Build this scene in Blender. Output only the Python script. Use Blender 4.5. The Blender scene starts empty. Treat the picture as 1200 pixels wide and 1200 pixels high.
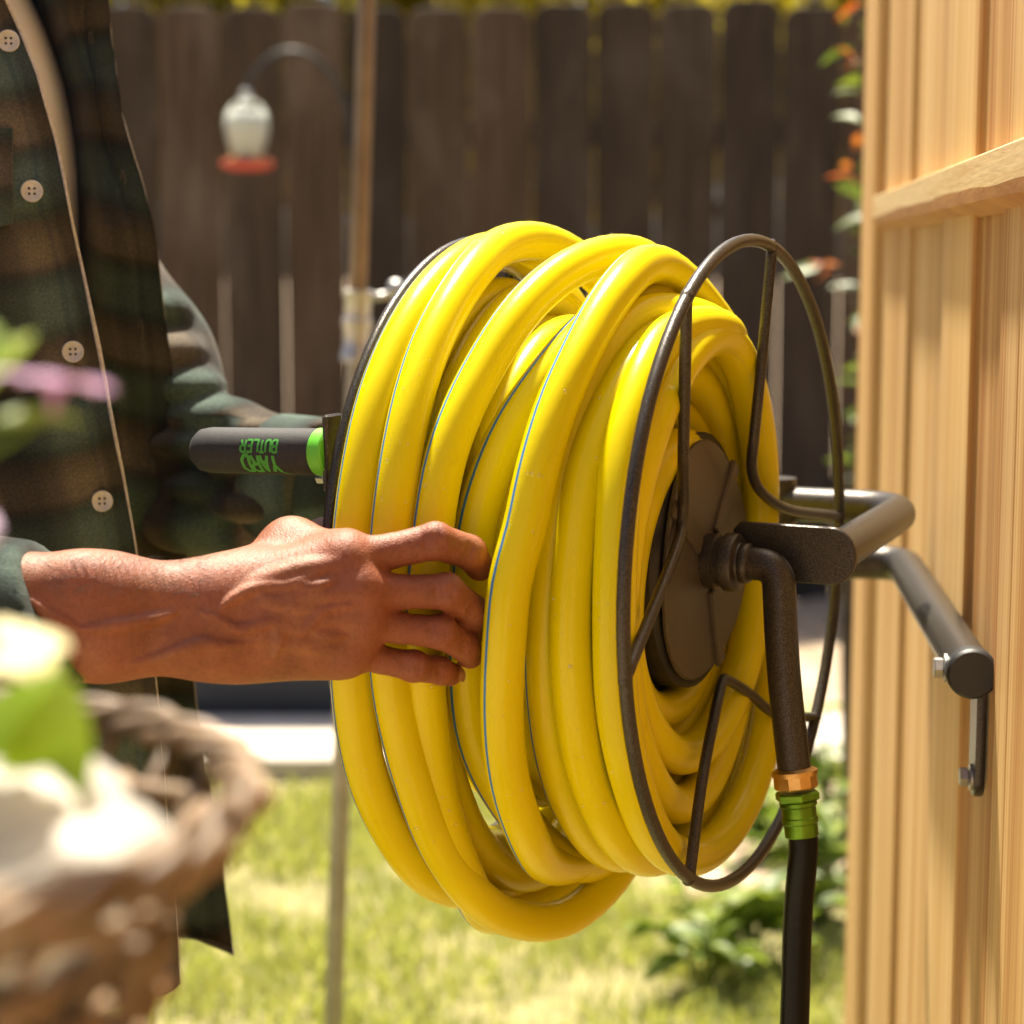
import bpy, math, random
import numpy as np
from mathutils import Vector, Matrix

# ------------------------------------------------------------------ camera, world, sun, exposure
scene = bpy.context.scene
COL = scene.collection
rnd = random.Random(7)
nrg = np.random.default_rng(11)

FPX, CAMH = 2337.0, 1.07                     # focal length in pixels of a 1200 px frame, eye height
PITCH = math.atan(298 / FPX)
cam_d = bpy.data.cameras.new("camera")
cam = bpy.data.objects.new("camera", cam_d)
COL.objects.link(cam)
cam.location = (0, 0, CAMH)
cam.rotation_euler = (math.pi / 2 - PITCH, 0, 0)
cam_d.sensor_width = 36
cam_d.lens = FPX / 1200 * 36
cam_d.clip_start, cam_d.clip_end = 0.02, 300
cam_d.dof.use_dof = True
cam_d.dof.focus_distance = 1.0
cam_d.dof.aperture_fstop = 7.2
cam_d.dof.aperture_blades = 0
scene.camera = cam

SUN_AZ, SUN_EL = math.radians(-13), math.radians(66)     # azimuth from +Y towards +X
world = bpy.data.worlds.new("World")
scene.world = world
world.use_nodes = True
wn = world.node_tree
bg = wn.nodes["Background"]
sky = wn.nodes.new("ShaderNodeTexSky")
sky.sky_type = 'NISHITA'
sky.sun_disc = False
sky.sun_elevation = SUN_EL
sky.sun_rotation = SUN_AZ
sky.air_density = 0.6
sky.dust_density = 4.0
sky.ozone_density = 0.5
wn.links.new(sky.outputs[0], bg.inputs[0])
bg.inputs[1].default_value = 0.062
sun_d = bpy.data.lights.new("sun", 'SUN')
sun_d.energy = 4.9
sun_d.angle = math.radians(3.0)
sun_d.color = (1.0, 0.91, 0.74)
sun = bpy.data.objects.new("sun", sun_d)
COL.objects.link(sun)
to_sun = Vector((math.sin(SUN_AZ) * math.cos(SUN_EL), math.cos(SUN_AZ) * math.cos(SUN_EL), math.sin(SUN_EL)))
sun.rotation_euler = to_sun.to_track_quat('Z', 'Y').to_euler()
sun.location = (0, 3, 6)
scene.view_settings.view_transform = 'Standard'
scene.view_settings.look = 'None'
scene.view_settings.gamma = 1
scene.view_settings.use_curve_mapping = False
scene.view_settings.exposure = 1.5

# ------------------------------------------------------------------ helpers
FW = np.array([0, math.cos(PITCH), -math.sin(PITCH)])
UPV = np.array([0, math.sin(PITCH), math.cos(PITCH)])
RT = np.array([1.0, 0, 0])
EYE = np.array([0, 0, CAMH])
ZV = np.array([0, 0, 1.0])


def ray(x, y):
    return RT * (x - 600) / FPX + UPV * (600 - y) / FPX + FW


def at(x, y, Y):
    """measured photo point (1200 px) at distance Y -> place in the scene"""
    d = ray(x, y)
    return EYE + d * (Y / d[1])


def nrm(v):
    v = np.asarray(v, float)
    return v / max(np.linalg.norm(v), 1e-12)


def mix(a, b, t):
    return a + (b - a) * t


class MB:
    """collects verts / faces, builds one mesh object"""

    def __init__(s):
        s.v, s.f, s.n = [], [], 0

    def add(s, v, f):
        v = np.asarray(v, float).reshape(-1, 3)
        s.v.append(v)
        s.f.extend([tuple(int(i) + s.n for i in q) for q in f])
        s.n += len(v)
        return s

    def tube(s, path, r, n=12, caps=True, closed=False, up=None):
        path = np.asarray(path, float)
        m = len(path)
        r = np.broadcast_to(np.asarray(r, float), (m,))
        if closed:
            T = np.roll(path, -1, 0) - np.roll(path, 1, 0)
        else:
            T = np.gradient(path, axis=0)
        T /= np.maximum(np.linalg.norm(T, axis=1, keepdims=True), 1e-12)
        u = up if up is not None else (ZV if abs(T[0][2]) < .9 else np.array([1.0, 0, 0]))
        A = np.zeros_like(path)
        prev = nrm(u - T[0] * np.dot(u, T[0]))
        for i in range(m):
            prev = nrm(prev - T[i] * np.dot(prev, T[i]))
            A[i] = prev
        B = np.cross(T, A)
        if closed:   # spread the closing twist
            a0 = A[0]
            last = nrm(A[-1] - T[0] * np.dot(A[-1], T[0]))
            tw = math.atan2(np.dot(np.cross(last, a0), T[0]), np.dot(last, a0))
            ang = tw * np.arange(m) / m
            A, B = A * np.cos(ang)[:, None] + B * np.sin(ang)[:, None], B * np.cos(ang)[:, None] - A * np.sin(ang)[:, None]
        th = np.linspace(0, 2 * math.pi, n, endpoint=False)
        V = path[:, None] + r[:, None, None] * (A[:, None] * np.cos(th)[None, :, None] + B[:, None] * np.sin(th)[None, :, None])
        V = V.reshape(-1, 3)
        F = []
        for i in range(m if closed else m - 1):
            i2 = (i + 1) % m
            for j in range(n):
                j2 = (j + 1) % n
                F.append((i * n + j, i * n + j2, i2 * n + j2, i2 * n + j))
        if caps and not closed:
            F.append(tuple(range(n))[::-1])
            F.append(tuple((m - 1) * n + j for j in range(n)))
        return s.add(V, F)

    def box(s, c, ax, ay, az, sx, sy, sz, bev=0.0):
        c = np.asarray(c, float)
        ax, ay, az = nrm(ax), nrm(ay), nrm(az)
        hx, hy, hz = sx / 2, sy / 2, sz / 2
        if bev <= 0:
            V = [c + ax * i * hx + ay * j * hy + az * k * hz for i in (-1, 1) for j in (-1, 1) for k in (-1, 1)]
            F = [(0, 1, 3, 2), (4, 6, 7, 5), (0, 4, 5, 1), (2, 3, 7, 6), (0, 2, 6, 4), (1, 5, 7, 3)]
            return s.add(V, F)
        b = bev
        prof = [(-hx + b, -hy), (hx - b, -hy), (hx, -hy + b), (hx, hy - b), (hx - b, hy), (-hx + b, hy), (-hx, hy - b), (-hx, -hy + b)]
        rings = [(-hz, b), (-hz + b, 0), (hz - b, 0), (hz, b)]
        V = []
        for z, ins in rings:
            for (x, y) in prof:
                kx = (hx - ins) / hx
                ky = (hy - ins) / hy
                V.append(c + ax * x * kx + ay * y * ky + az * z)
        F = []
        for i in range(3):
            for j in range(8):
                F.append((i * 8 + j, i * 8 + (j + 1) % 8, (i + 1) * 8 + (j + 1) % 8, (i + 1) * 8 + j))
        F.append(tuple(range(8))[::-1])
        F.append(tuple(24 + j for j in range(8)))
        return s.add(V, F)

    def lathe(s, prof, c=(0, 0, 0), axis=(0, 0, 1), n=24, ref=None):
        """prof: (radius, height along axis)"""
        c = np.asarray(c, float)
        ax = nrm(axis)
        rf = ref if ref is not None else (np.array([1.0, 0, 0]) if abs(ax[0]) < .9 else np.array([0, 1.0, 0]))
        A = nrm(rf - ax * np.dot(rf, ax))
        B = np.cross(ax, A)
        th = np.linspace(0, 2 * math.pi, n, endpoint=False)
        V = []
        for (r, h) in prof:
            for t in th:
                V.append(c + ax * h + (A * math.cos(t) + B * math.sin(t)) * r)
        F = []
        for i in range(len(prof) - 1):
            for j in range(n):
                F.append((i * n + j, i * n + (j + 1) % n, (i + 1) * n + (j + 1) % n, (i + 1) * n + j))
        F.append(tuple(range(n))[::-1])
        F.append(tuple((len(prof) - 1) * n + j for j in range(n)))
        return s.add(V, F)

    def prism(s, poly, c, ax, ay, az, t, bev=0.0):
        """2D polygon in (ax, ay), thickness t along az"""
        c = np.asarray(c, float)
        ax, ay, az = nrm(ax), nrm(ay), nrm(az)
        n = len(poly)
        P = np.asarray(poly, float)
        cen = P.mean(0)
        V = []
        lays = [(-t / 2, bev), (-t / 2 + bev, 0), (t / 2 - bev, 0), (t / 2, bev)] if bev > 0 else [(-t / 2, 0), (t / 2, 0)]
        for z, ins in lays:
            for p in P:
                q = p - cen
                L = max(np.linalg.norm(q), 1e-9)
                q = cen + q * (1 - ins / L)
                V.append(c + ax * q[0] + ay * q[1] + az * z)
        F = []
        for i in range(len(lays) - 1):
            for j in range(n):
                F.append((i * n + j, i * n + (j + 1) % n, (i + 1) * n + (j + 1) % n, (i + 1) * n + j))
        F.append(tuple(range(n))[::-1])
        F.append(tuple((len(lays) - 1) * n + j for j in range(n)))
        return s.add(V, F)

    def build(s, name, mat, parent=None, smooth=True, attrs=None, auto=None):
        V = np.concatenate(s.v)
        return mesh_obj(name, V, s.f, mat, parent, smooth, attrs, auto)


def mesh_data(name, V, F, mat, smooth=True, attrs=None, auto=None):
    me = bpy.data.meshes.new(name)
    me.from_pydata([tuple(v) for v in np.asarray(V, float)], [], [tuple(map(int, f)) for f in F])
    if smooth:
        me.polygons.foreach_set("use_smooth", [True] * len(me.polygons))
        if auto is not None:
            me.set_sharp_from_angle(angle=math.radians(auto))
    if mat is not None:
        me.materials.append(mat)
    for k, arr in (attrs or {}).items():
        arr = np.asarray(arr, np.float32)
        if arr.ndim == 1:
            a = me.attributes.new(k, 'FLOAT', 'POINT')
            a.data.foreach_set("value", arr)
        else:
            a = me.attributes.new(k, 'FLOAT_VECTOR', 'POINT')
            a.data.foreach_set("vector", arr.ravel())
    me.update()
    return me


def link(name, me, parent=None):
    o = bpy.data.objects.new(name, me)
    COL.objects.link(o)
    if parent is not None:
        adopt(o, parent)
    return o


def world_loc(o):
    v = Vector(o.location)
    while o.parent is not None:
        o = o.parent
        v = v + Vector(o.location)
    return v


def adopt(o, parent):
    o.parent = parent
    if parent.type == 'EMPTY' or parent.parent is None or True:
        w = Vector((0, 0, 0))
        q = parent
        M = Matrix.Identity(4)
        while q is not None:
            M = (q.matrix_parent_inverse @ q.matrix_basis if q.parent else q.matrix_basis) if q is parent and not q.parent else M
            q = q.parent
        # things only ever get a translation before their parts are made
        o.matrix_parent_inverse = Matrix.Translation(-Vector(parent.get('_w', (0, 0, 0))))


def mesh_obj(name, V, F, mat, parent=None, smooth=True, attrs=None, auto=None):
    return link(name, mesh_data(name, V, F, mat, smooth, attrs, auto), parent)


def tag(o, label=None, cat=None, group=None, kind=None):
    if label:
        o['label'] = label
    if cat:
        o['category'] = cat
    if group:
        o['group'] = group
    if kind:
        o['kind'] = kind
    return o


def thing(name, label, cat, loc=(0, 0, 0), group=None):
    o = bpy.data.objects.new(name, None)
    o.empty_display_size = 0.05
    COL.objects.link(o)
    o.location = loc
    o['_w'] = [float(x) for x in loc]
    return tag(o, label, cat, group)


def catmull(P, n=8, closed=False):
    P = np.asarray(P, float)
    out = []
    m = len(P)
    for i in range(m if closed else m - 1):
        p1, p2 = P[i], P[(i + 1) % m]
        p0 = P[(i - 1) % m] if (closed or i > 0) else 2 * p1 - p2
        p3 = P[(i + 2) % m] if (closed or i + 2 < m) else 2 * p2 - p1
        for k in range(n):
            t = k / n
            out.append(.5 * ((2 * p1) + (p2 - p0) * t + (2 * p0 - 5 * p1 + 4 * p2 - p3) * t * t + (3 * p1 - p0 - 3 * p2 + p3) * t ** 3))
    if not closed:
        out.append(P[-1])
    return np.array(out)


def bend_path(P, r, n=7):
    """polyline with rounded corners of radius r"""
    P = [np.asarray(p, float) for p in P]
    out = [P[0]]
    for i in range(1, len(P) - 1):
        a, b, c = P[i - 1], P[i], P[i + 1]
        d1, d2 = nrm(a - b), nrm(c - b)
        L = min(r, np.linalg.norm(a - b) * .48, np.linalg.norm(c - b) * .48)
        s, e = b + d1 * L, b + d2 * L
        for k in range(n + 1):
            t = k / n
            out.append((1 - t) ** 2 * s + 2 * t * (1 - t) * b + t * t * e)
    out.append(P[-1])
    return np.array(out)


# ------------------------------------------------------------------ materials
def new_mat(name):
    m = bpy.data.materials.new(name)
    m.use_nodes = True
    nt = m.node_tree
    return m, nt, nt.nodes["Principled BSDF"]


def nd(nt, t, **kw):
    n = nt.nodes.new(t)
    for k, v in kw.items():
        if isinstance(k, str) and hasattr(n, k):
            setattr(n, k, v)
    return n


def ramp(nt, fac, stops):
    r = nt.nodes.new("ShaderNodeValToRGB")
    el = r.color_ramp.elements
    while len(el) < len(stops):
        el.new(.5)
    for e, (p, c) in zip(el, stops):
        e.position = p
        e.color = (*c, 1)
    nt.links.new(fac, r.inputs[0])
    return r.outputs[0]


def coords(nt, kind="Object", scale=(1, 1, 1), rand=False):
    tc = nt.nodes.new("ShaderNodeTexCoord")
    mp = nt.nodes.new("ShaderNodeMapping")
    mp.inputs['Scale'].default_value = scale
    nt.links.new(tc.outputs[kind], mp.inputs[0])
    if rand:
        oi = nt.nodes.new("ShaderNodeObjectInfo")
        mu = nt.nodes.new("ShaderNodeMath")
        mu.operation = 'MULTIPLY'
        mu.inputs[1].default_value = 37.0
        nt.links.new(oi.outputs['Random'], mu.inputs[0])
        nt.links.new(mu.outputs[0], mp.inputs['Location'])
    return mp.outputs[0]


def noise(nt, vec, scale, detail=4, rough=.55, dist=0.0):
    n = nt.nodes.new("ShaderNodeTexNoise")
    n.inputs['Scale'].default_value = scale
    n.inputs['Detail'].default_value = detail
    n.inputs['Roughness'].default_value = rough
    n.inputs['Distortion'].default_value = dist
    nt.links.new(vec, n.inputs['Vector'])
    return n.outputs['Fac']


def bump(nt, bsdf, h, strength=.2, dist=.001, prev=None):
    b = nt.nodes.new("ShaderNodeBump")
    b.inputs['Strength'].default_value = strength
    b.inputs['Distance'].default_value = dist
    nt.links.new(h, b.inputs['Height'])
    if prev is not None:
        nt.links.new(prev, b.inputs['Normal'])
    nt.links.new(b.outputs[0], bsdf.inputs['Normal'])
    return b.outputs[0]


def mixc(nt, fac, a, b, mode='MIX'):
    m = nt.nodes.new("ShaderNodeMix")
    m.data_type = 'RGBA'
    m.blend_type = mode
    for val, idx in ((fac, 0), (a, 6), (b, 7)):
        if hasattr(val, 'links') or hasattr(val, 'is_linked'):
            nt.links.new(val, m.inputs[idx])
        elif isinstance(val, (int, float)):
            m.inputs[idx].default_value = val
        else:
            m.inputs[idx].default_value = (*val, 1)
    return m.outputs[2]


def simple(name, c1, c2, scale=20, rough=.6, metal=0.0, bstr=.15, bscale=60, bdist=.001, stretch=(1, 1, 1), rand=False, spec=.5, rough2=None):
    m, nt, b = new_mat(name)
    v = coords(nt, "Object", stretch, rand)
    f = noise(nt, v, scale, 5)
    nt.links.new(ramp(nt, f, [(.3, c1), (.7, c2)]), b.inputs['Base Color'])
    b.inputs['Roughness'].default_value = rough
    b.inputs['Metallic'].default_value = metal
    b.inputs['Specular IOR Level'].default_value = spec
    if rough2 is not None:
        r = ramp(nt, noise(nt, v, scale * 2.3, 4), [(.3, (rough,) * 3), (.7, (rough2,) * 3)])
        nt.links.new(r, b.inputs['Roughness'])
    if bstr:
        bump(nt, b, noise(nt, v, bscale, 4), bstr, bdist)
    return m


def make_hammered():
    m, nt, b = new_mat("hammered_bronze_powder_coat")
    v = coords(nt, "Object")
    vo = nt.nodes.new("ShaderNodeTexVoronoi")
    vo.inputs['Scale'].default_value = 1500
    nt.links.new(v, vo.inputs['Vector'])
    f = noise(nt, v, 1300, 2)
    nt.links.new(ramp(nt, f, [(.38, (.030, .026, .022)), (.66, (.090, .078, .064))]), b.inputs['Base Color'])
    b.inputs['Metallic'].default_value = .45
    b.inputs['Roughness'].default_value = .33
    bump(nt, b, vo.outputs['Distance'], .30, .0004)
    return m


def make_hose_mat():
    m, nt, b = new_mat("yellow_rubber_hose")
    at_ = nt.nodes.new("ShaderNodeAttribute")
    at_.attribute_name = "hc"                       # x: along, y: angle, z: roll-free
    sp = nt.nodes.new("ShaderNodeSeparateXYZ")
    nt.links.new(at_.outputs['Vector'], sp.inputs[0])
    # stripe mask from |angle| (the angle is measured from the stripe's own centre)
    ab = nd(nt, "ShaderNodeMath", operation='ABSOLUTE')
    nt.links.new(sp.outputs[1], ab.inputs[0])
    mr = nt.nodes.new("ShaderNodeMapRange")
    mr.inputs['From Min'].default_value = .080
    mr.inputs['From Max'].default_value = .100
    mr.inputs['To Min'].default_value = 1
    mr.inputs['To Max'].default_value = 0
    nt.links.new(ab.outputs[0], mr.inputs['Value'])
    v = coords(nt, "Object")
    f = noise(nt, v, 14, 4)
    base = ramp(nt, f, [(.3, (.71, .585, .001)), (.7, (.77, .65, .002))])
    dirt = noise(nt, v, 60, 6, .7)
    dm = nt.nodes.new("ShaderNodeMapRange")
    dm.inputs['From Min'].default_value = .60
    dm.inputs['From Max'].default_value = .78
    dm.inputs['To Max'].default_value = .22
    nt.links.new(dirt, dm.inputs['Value'])
    base = mixc(nt, dm.outputs[0], base, (.42, .27, .02))
    nt.links.new(mixc(nt, mr.outputs[0], base, (.05, .22, .48)), b.inputs['Base Color'])
    b.inputs['Roughness'].default_value = .25
    b.inputs['Specular IOR Level'].default_value = .26
    b.inputs['Subsurface Weight'].default_value = .03
    b.inputs['Subsurface Radius'].default_value = (.01, .006, .001)
    b.inputs['Subsurface Scale'].default_value = .3
    # very fine cross ribs of the extruded skin
    wv = nd(nt, "ShaderNodeMath", operation='SINE')
    mu = nd(nt, "ShaderNodeMath", operation='MULTIPLY')
    mu.inputs[1].default_value = 3200.0
    nt.links.new(sp.outputs[0], mu.inputs[0])
    nt.links.new(mu.outputs[0], wv.inputs[0])
    n1 = bump(nt, b, wv.outputs[0], .018, .0003)
    bump(nt, b, noise(nt, v, 240, 4), .07, .001, n1)
    return m


def make_cedar(name, tint=1.0):
    m, nt, b = new_mat(name)
    v = coords(nt, "Object", (1, 1, 1), True)
    sep = nt.nodes.new("ShaderNodeMapping")
    sep.inputs['Scale'].default_value = (20, 20, .35)
    nt.links.new(v, sep.inputs[0])
    g1 = noise(nt, sep.outputs[0], 1.0, 3, .6, .6)
    sep2 = nt.nodes.new("ShaderNodeMapping")
    sep2.inputs['Scale'].default_value = (95, 95, 1.4)
    nt.links.new(v, sep2.inputs[0])
    g2 = noise(nt, sep2.outputs[0], 1.0, 4, .6, .3)
    c1 = ramp(nt, g1, [(.30, (.44 * tint, .215 * tint, .065 * tint)), (.42, (.60 * tint, .385 * tint, .155 * tint)), (.58, (.71 * tint, .52 * tint, .255 * tint)), (.70, (.52 * tint, .29 * tint, .10 * tint))])
    c2 = ramp(nt, g2, [(.3, (.72, .62, .55)), (.55, (1, 1, 1)), (.75, (1.0, .97, .92))])
    c = mixc(nt, .75, c1, c2, 'MULTIPLY')
    sep3 = nt.nodes.new("ShaderNodeMapping")
    sep3.inputs['Scale'].default_value = (34, 34, .16)
    nt.links.new(v, sep3.inputs[0])
    g3 = noise(nt, sep3.outputs[0], 1.0, 2, .5, .2)
    ln = ramp(nt, g3, [(.40, (1, 1, 1)), (.425, (.70, .50, .36)), (.45, (1, 1, 1)), (.53, (1, 1, 1)), (.552, (.66, .45, .32)), (.574, (1, 1, 1))])
    c = mixc(nt, .9, c, ln, 'MULTIPLY')
    oi = nt.nodes.new("ShaderNodeObjectInfo")
    oc = ramp(nt, oi.outputs['Random'], [(0, (.72, .56, .42)), (.4, (1.0, .95, .88)), (1, (1.12, 1.12, 1.10))])
    c = mixc(nt, 1.0, c, oc, 'MULTIPLY')
    nt.links.new(c, b.inputs['Base Color'])
    b.inputs['Roughness'].default_value = .62
    b.inputs['Specular IOR Level'].default_value = .3
    n1 = bump(nt, b, g2, .25, .0008)
    bump(nt, b, noise(nt, v, 500, 3), .1, .0005, n1)
    return m


def make_plaid():
    m, nt, b = new_mat("plaid_flannel")
    a = nt.nodes.new("ShaderNodeAttribute")
    a.attribute_name = "pc"
    # slight wobble so the bands are not ruler straight
    nz = nt.nodes.new("ShaderNodeTexNoise")
    nz.inputs['Scale'].default_value = 9
    nt.links.new(a.outputs['Vector'], nz.inputs['Vector'])
    vm = nd(nt, "ShaderNodeVectorMath", operation='MULTIPLY_ADD')
    vm.inputs[1].default_value = (.008, .008, .008)
    nt.links.new(nz.outputs['Color'], vm.inputs[0])
    nt.links.new(a.outputs['Vector'], vm.inputs[2])
    sp = nt.nodes.new("ShaderNodeSeparateXYZ")
    nt.links.new(vm.outputs[0], sp.inputs[0])

    def band(out, period, off):
        d = nd(nt, "ShaderNodeMath", operation='MULTIPLY_ADD')
        d.inputs[1].default_value = 1 / period
        d.inputs[2].default_value = off
        nt.links.new(out, d.inputs[0])
        fr = nd(nt, "ShaderNodeMath", operation='FRACT')
        nt.links.new(d.outputs[0], fr.inputs[0])
        return fr.outputs[0]
    G, Bn, K = (.076, .112, .096), (.128, .106, .080), (.008, .009, .010)
    Gd, Bd = (.044, .064, .056), (.070, .061, .049)
    bv = ramp(nt, band(sp.outputs[1], .064, .22), [(.0, Bd), (.06, Bn), (.20, Bn), (.38, Bd), (.46, Gd), (.56, G), (.80, G), (.94, Gd), (1.0, Bd)])
    bh = ramp(nt, band(sp.outputs[0], .070, .1), [(.0, (.14, .14, .15)), (.28, (.18, .18, .19)), (.36, (.80, .80, .80)), (.50, (1.1, 1.08, 1.05)), (.66, (1.1, 1.08, 1.05)), (.78, (.50, .50, .51)), (1.0, (.14, .14, .15))])
    c = mixc(nt, .72, bv, bh, 'MULTIPLY')
    fz = noise(nt, a.outputs['Vector'], 620, 4, .7)
    c = mixc(nt, .85, c, ramp(nt, fz, [(.36, (.66, .66, .66)), (.5, (1, 1, 1)), (.64, (1.45, 1.4, 1.35))]), 'MULTIPLY')
    nt.links.new(c, b.inputs['Base Color'])
    b.inputs['Roughness'].default_value = .95
    b.inputs['Specular IOR Level'].default_value = .1
    b.inputs['Sheen Weight'].default_value = .12
    b.inputs['Sheen Roughness'].default_value = .6
    n1 = bump(nt, b, noise(nt, a.outputs['Vector'], 900, 3, .7), .6, .0007)
    bump(nt, b, noise(nt, a.outputs['Vector'], 45, 3), .35, .004, n1)
    return m


def make_skin():
    m, nt, b = new_mat("tanned_skin")
    v = coords(nt, "Object")
    a = nt.nodes.new("ShaderNodeAttribute")
    a.attribute_name = "flush"
    f = noise(nt, v, 55, 5, .6)
    base = ramp(nt, f, [(.3, (.20, .066, .028)), (.55, (.275, .098, .044)), (.75, (.345, .135, .064))])
    mot = ramp(nt, noise(nt, v, 24, 4, .65), [(.42, (0, 0, 0)), (.62, (.6, .6, .6))])
    base = mixc(nt, mot, base, (.285, .082, .040))
    base = mixc(nt, a.outputs['Fac'], base, (.26, .062, .032))
    sp = noise(nt, v, 420, 3, .6)
    base = mixc(nt, .7, base, ramp(nt, sp, [(.30, (.78, .70, .66)), (.5, (1, 1, 1)), (.7, (1.1, 1.1, 1.08))]), 'MULTIPLY')
    nt.links.new(base, b.inputs['Base Color'])
    b.inputs['Roughness'].default_value = .56
    b.inputs['Specular IOR Level'].default_value = .45
    b.inputs['Subsurface Weight'].default_value = .12
    b.inputs['Subsurface Radius'].default_value = (.004, .0015, .0008)
    b.inputs['Subsurface Scale'].default_value = .6
    vo = nt.nodes.new("ShaderNodeTexVoronoi")
    vo.feature = 'DISTANCE_TO_EDGE'
    vo.inputs['Scale'].default_value = 720
    nzv = nt.nodes.new("ShaderNodeTexNoise")
    nzv.inputs['Scale'].default_value = 200
    nt.links.new(v, nzv.inputs['Vector'])
    mm = nd(nt, "ShaderNodeVectorMath", operation='MULTIPLY_ADD')
    mm.inputs[1].default_value = (.003, .003, .003)
    nt.links.new(nzv.outputs['Color'], mm.inputs[0])
    nt.links.new(v, mm.inputs[2])
    nt.links.new(mm.outputs[0], vo.inputs['Vector'])
    n1 = bump(nt, b, vo.outputs['Distance'], .42, .0007)
    mp = nt.nodes.new("ShaderNodeMapping")
    mp.inputs['Scale'].default_value = (520, 200, 120)
    nt.links.new(v, mp.inputs[0])
    n2 = bump(nt, b, noise(nt, mp.outputs[0], 1.0, 3), .38, .0010, n1)
    bump(nt, b, noise(nt, v, 1500, 2), .15, .0004, n2)
    return m


def leaf_mat(name, c1, c2, trans=.35, rough=.45):
    m, nt, b = new_mat(name)
    v = coords(nt, "Object", (1, 1, 1), True)
    oi = nt.nodes.new("ShaderNodeObjectInfo")
    f = noise(nt, v, 30, 3)
    add = nd(nt, "ShaderNodeMath", operation='MULTIPLY_ADD')
    add.inputs[1].default_value = .5
    nt.links.new(oi.outputs['Random'], add.inputs[0])
    ml = nd(nt, "ShaderNodeMath", operation='MULTIPLY')
    ml.inputs[1].default_value = .5
    nt.links.new(f, ml.inputs[0])
    nt.links.new(ml.outputs[0], add.inputs[2])
    c = ramp(nt, add.outputs[0], [(.2, c1), (.8, c2)])
    nt.links.new(c, b.inputs['Base Color'])
    b.inputs['Roughness'].default_value = rough
    tr = nt.nodes.new("ShaderNodeBsdfTranslucent")
    tc = mixc(nt, 1.0, c, (1.5, 1.45, .8), 'MULTIPLY')
    nt.links.new(tc, tr.inputs['Color'])
    ms = nt.nodes.new("ShaderNodeMixShader")
    ms.inputs[0].default_value = trans
    nt.links.new(b.outputs[0], ms.inputs[1])
    nt.links.new(tr.outputs[0], ms.inputs[2])
    nt.links.new(ms.outputs[0], nt.nodes["Material Output"].inputs['Surface'])
    return m


M_frame = make_hammered()
M_hose = make_hose_mat()
M_hub = simple("bronze_hub_paint", (.070, .057, .042), (.110, .090, .067), 900, .45, .2, .15, 1200, .0003)
M_cedar = make_cedar("cedar_board")
M_rail = make_cedar("cedar_rail", 1.05)
M_plaid = make_plaid()
M_skin = make_skin()
M_grip = simple("black_foam_grip", (.018, .018, .02), (.03, .03, .032), 300, .75, 0, .3, 900, .0004)
M_green = simple("lime_green_plastic", (.12, .50, .03), (.15, .58, .04), 40, .4, 0, .05, 300, .0003)
M_print = simple("green_print", (.05, .30, .03), (.07, .36, .04), 40, .6, 0, 0)
M_capblk = simple("black_plastic_cap", (.012, .012, .013), (.02, .02, .02), 80, .5, 0, .15, 700, .0004)
M_brass = simple("brass_fitting", (.62, .36, .11), (.80, .52, .20), 120, .28, 1.0, .1, 500, .0004, rough2=.45)
M_greenmetal = simple("green_anodised_metal", (.10, .22, .015), (.16, .32, .03), 100, .3, .85, .1, 500, .0004)
M_steel = simple("zinc_steel", (.40, .40, .40), (.58, .58, .57), 160, .45, 1.0, .1, 400, .0004)
M_blackhose, nb_, bb_ = new_mat("black_rubber_hose")
bb_.inputs['Base Color'].default_value = (.004, .004, .004, 1)
bb_.inputs['Roughness'].default_value = .34
bb_.inputs['Specular IOR Level'].default_value = .2
vb_ = coords(nb_, "Object")
wv_ = nb_.nodes.new("ShaderNodeTexWave")
wv_.bands_direction = 'DIAGONAL'
wv_.inputs['Scale'].default_value = 260
wv_.inputs['Distortion'].default_value = 1.5
nb_.links.new(vb_, wv_.inputs['Vector'])
bump(nb_, bb_, wv_.outputs['Fac'], .14, .0004)
mf, nf, bf = new_mat("dark_stained_boards")
vf = coords(nf, "Object", (9, 9, .5), True)
ff = noise(nf, vf, 6, 5)
cf_ = ramp(nf, ff, [(.3, (.032, .022, .014)), (.7, (.088, .062, .041))])
wf = noise(nf, coords(nf, "Object", (3, 3, 1.2), True), 2.2, 4, .6)
wm = ramp(nf, wf, [(.50, (0, 0, 0)), (.72, (.55, .55, .55))])
cf_ = mixc(nf, wm, cf_, (.135, .112, .09))
of_ = nf.nodes.new("ShaderNodeObjectInfo")
cf_ = mixc(nf, 1.0, cf_, ramp(nf, of_.outputs['Random'], [(0, (.55, .55, .57)), (.5, (.95, .93, .9)), (1, (1.5, 1.42, 1.3))]), 'MULTIPLY')
nf.links.new(cf_, bf.inputs['Base Color'])
bf.inputs['Roughness'].default_value = .75
bf.inputs['Specular IOR Level'].default_value = .3
bump(nf, bf, noise(nf, vf, 30, 4), .4, .004)
M_fence = mf
M_bulb = None
M_bronzepole = simple("bronze_metal_pole", (.22, .15, .085), (.32, .23, .13), 20, .35, .6, .1, 90, .001)
M_galv = simple("galvanised_pole", (.30, .28, .25), (.42, .40, .36), 30, .4, .75, .1, 90, .001)
M_darkmetal = simple("dark_iron", (.03, .03, .032), (.06, .06, .062), 30, .5, .4, .1, 90, .001)
M_red = simple("red_plastic", (.50, .075, .05), (.60, .11, .07), 20, .35, 0, 0)
M_yflower = simple("yellow_plastic", (.75, .45, .05), (.8, .55, .08), 20, .4, 0, 0)
M_concrete = simple("pale_concrete", (.52, .45, .37), (.66, .60, .51), 7, .85, 0, .3, 60, .004)
M_soil = simple("pale_sandy_mulch", (.28, .20, .13), (.55, .43, .30), 9, .95, 0, .8, 40, .02)
M_lawnsoil = simple("lawn_soil", (.15, .14, .05), (.30, .26, .11), 14, .95, 0, .6, 60, .01)
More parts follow.
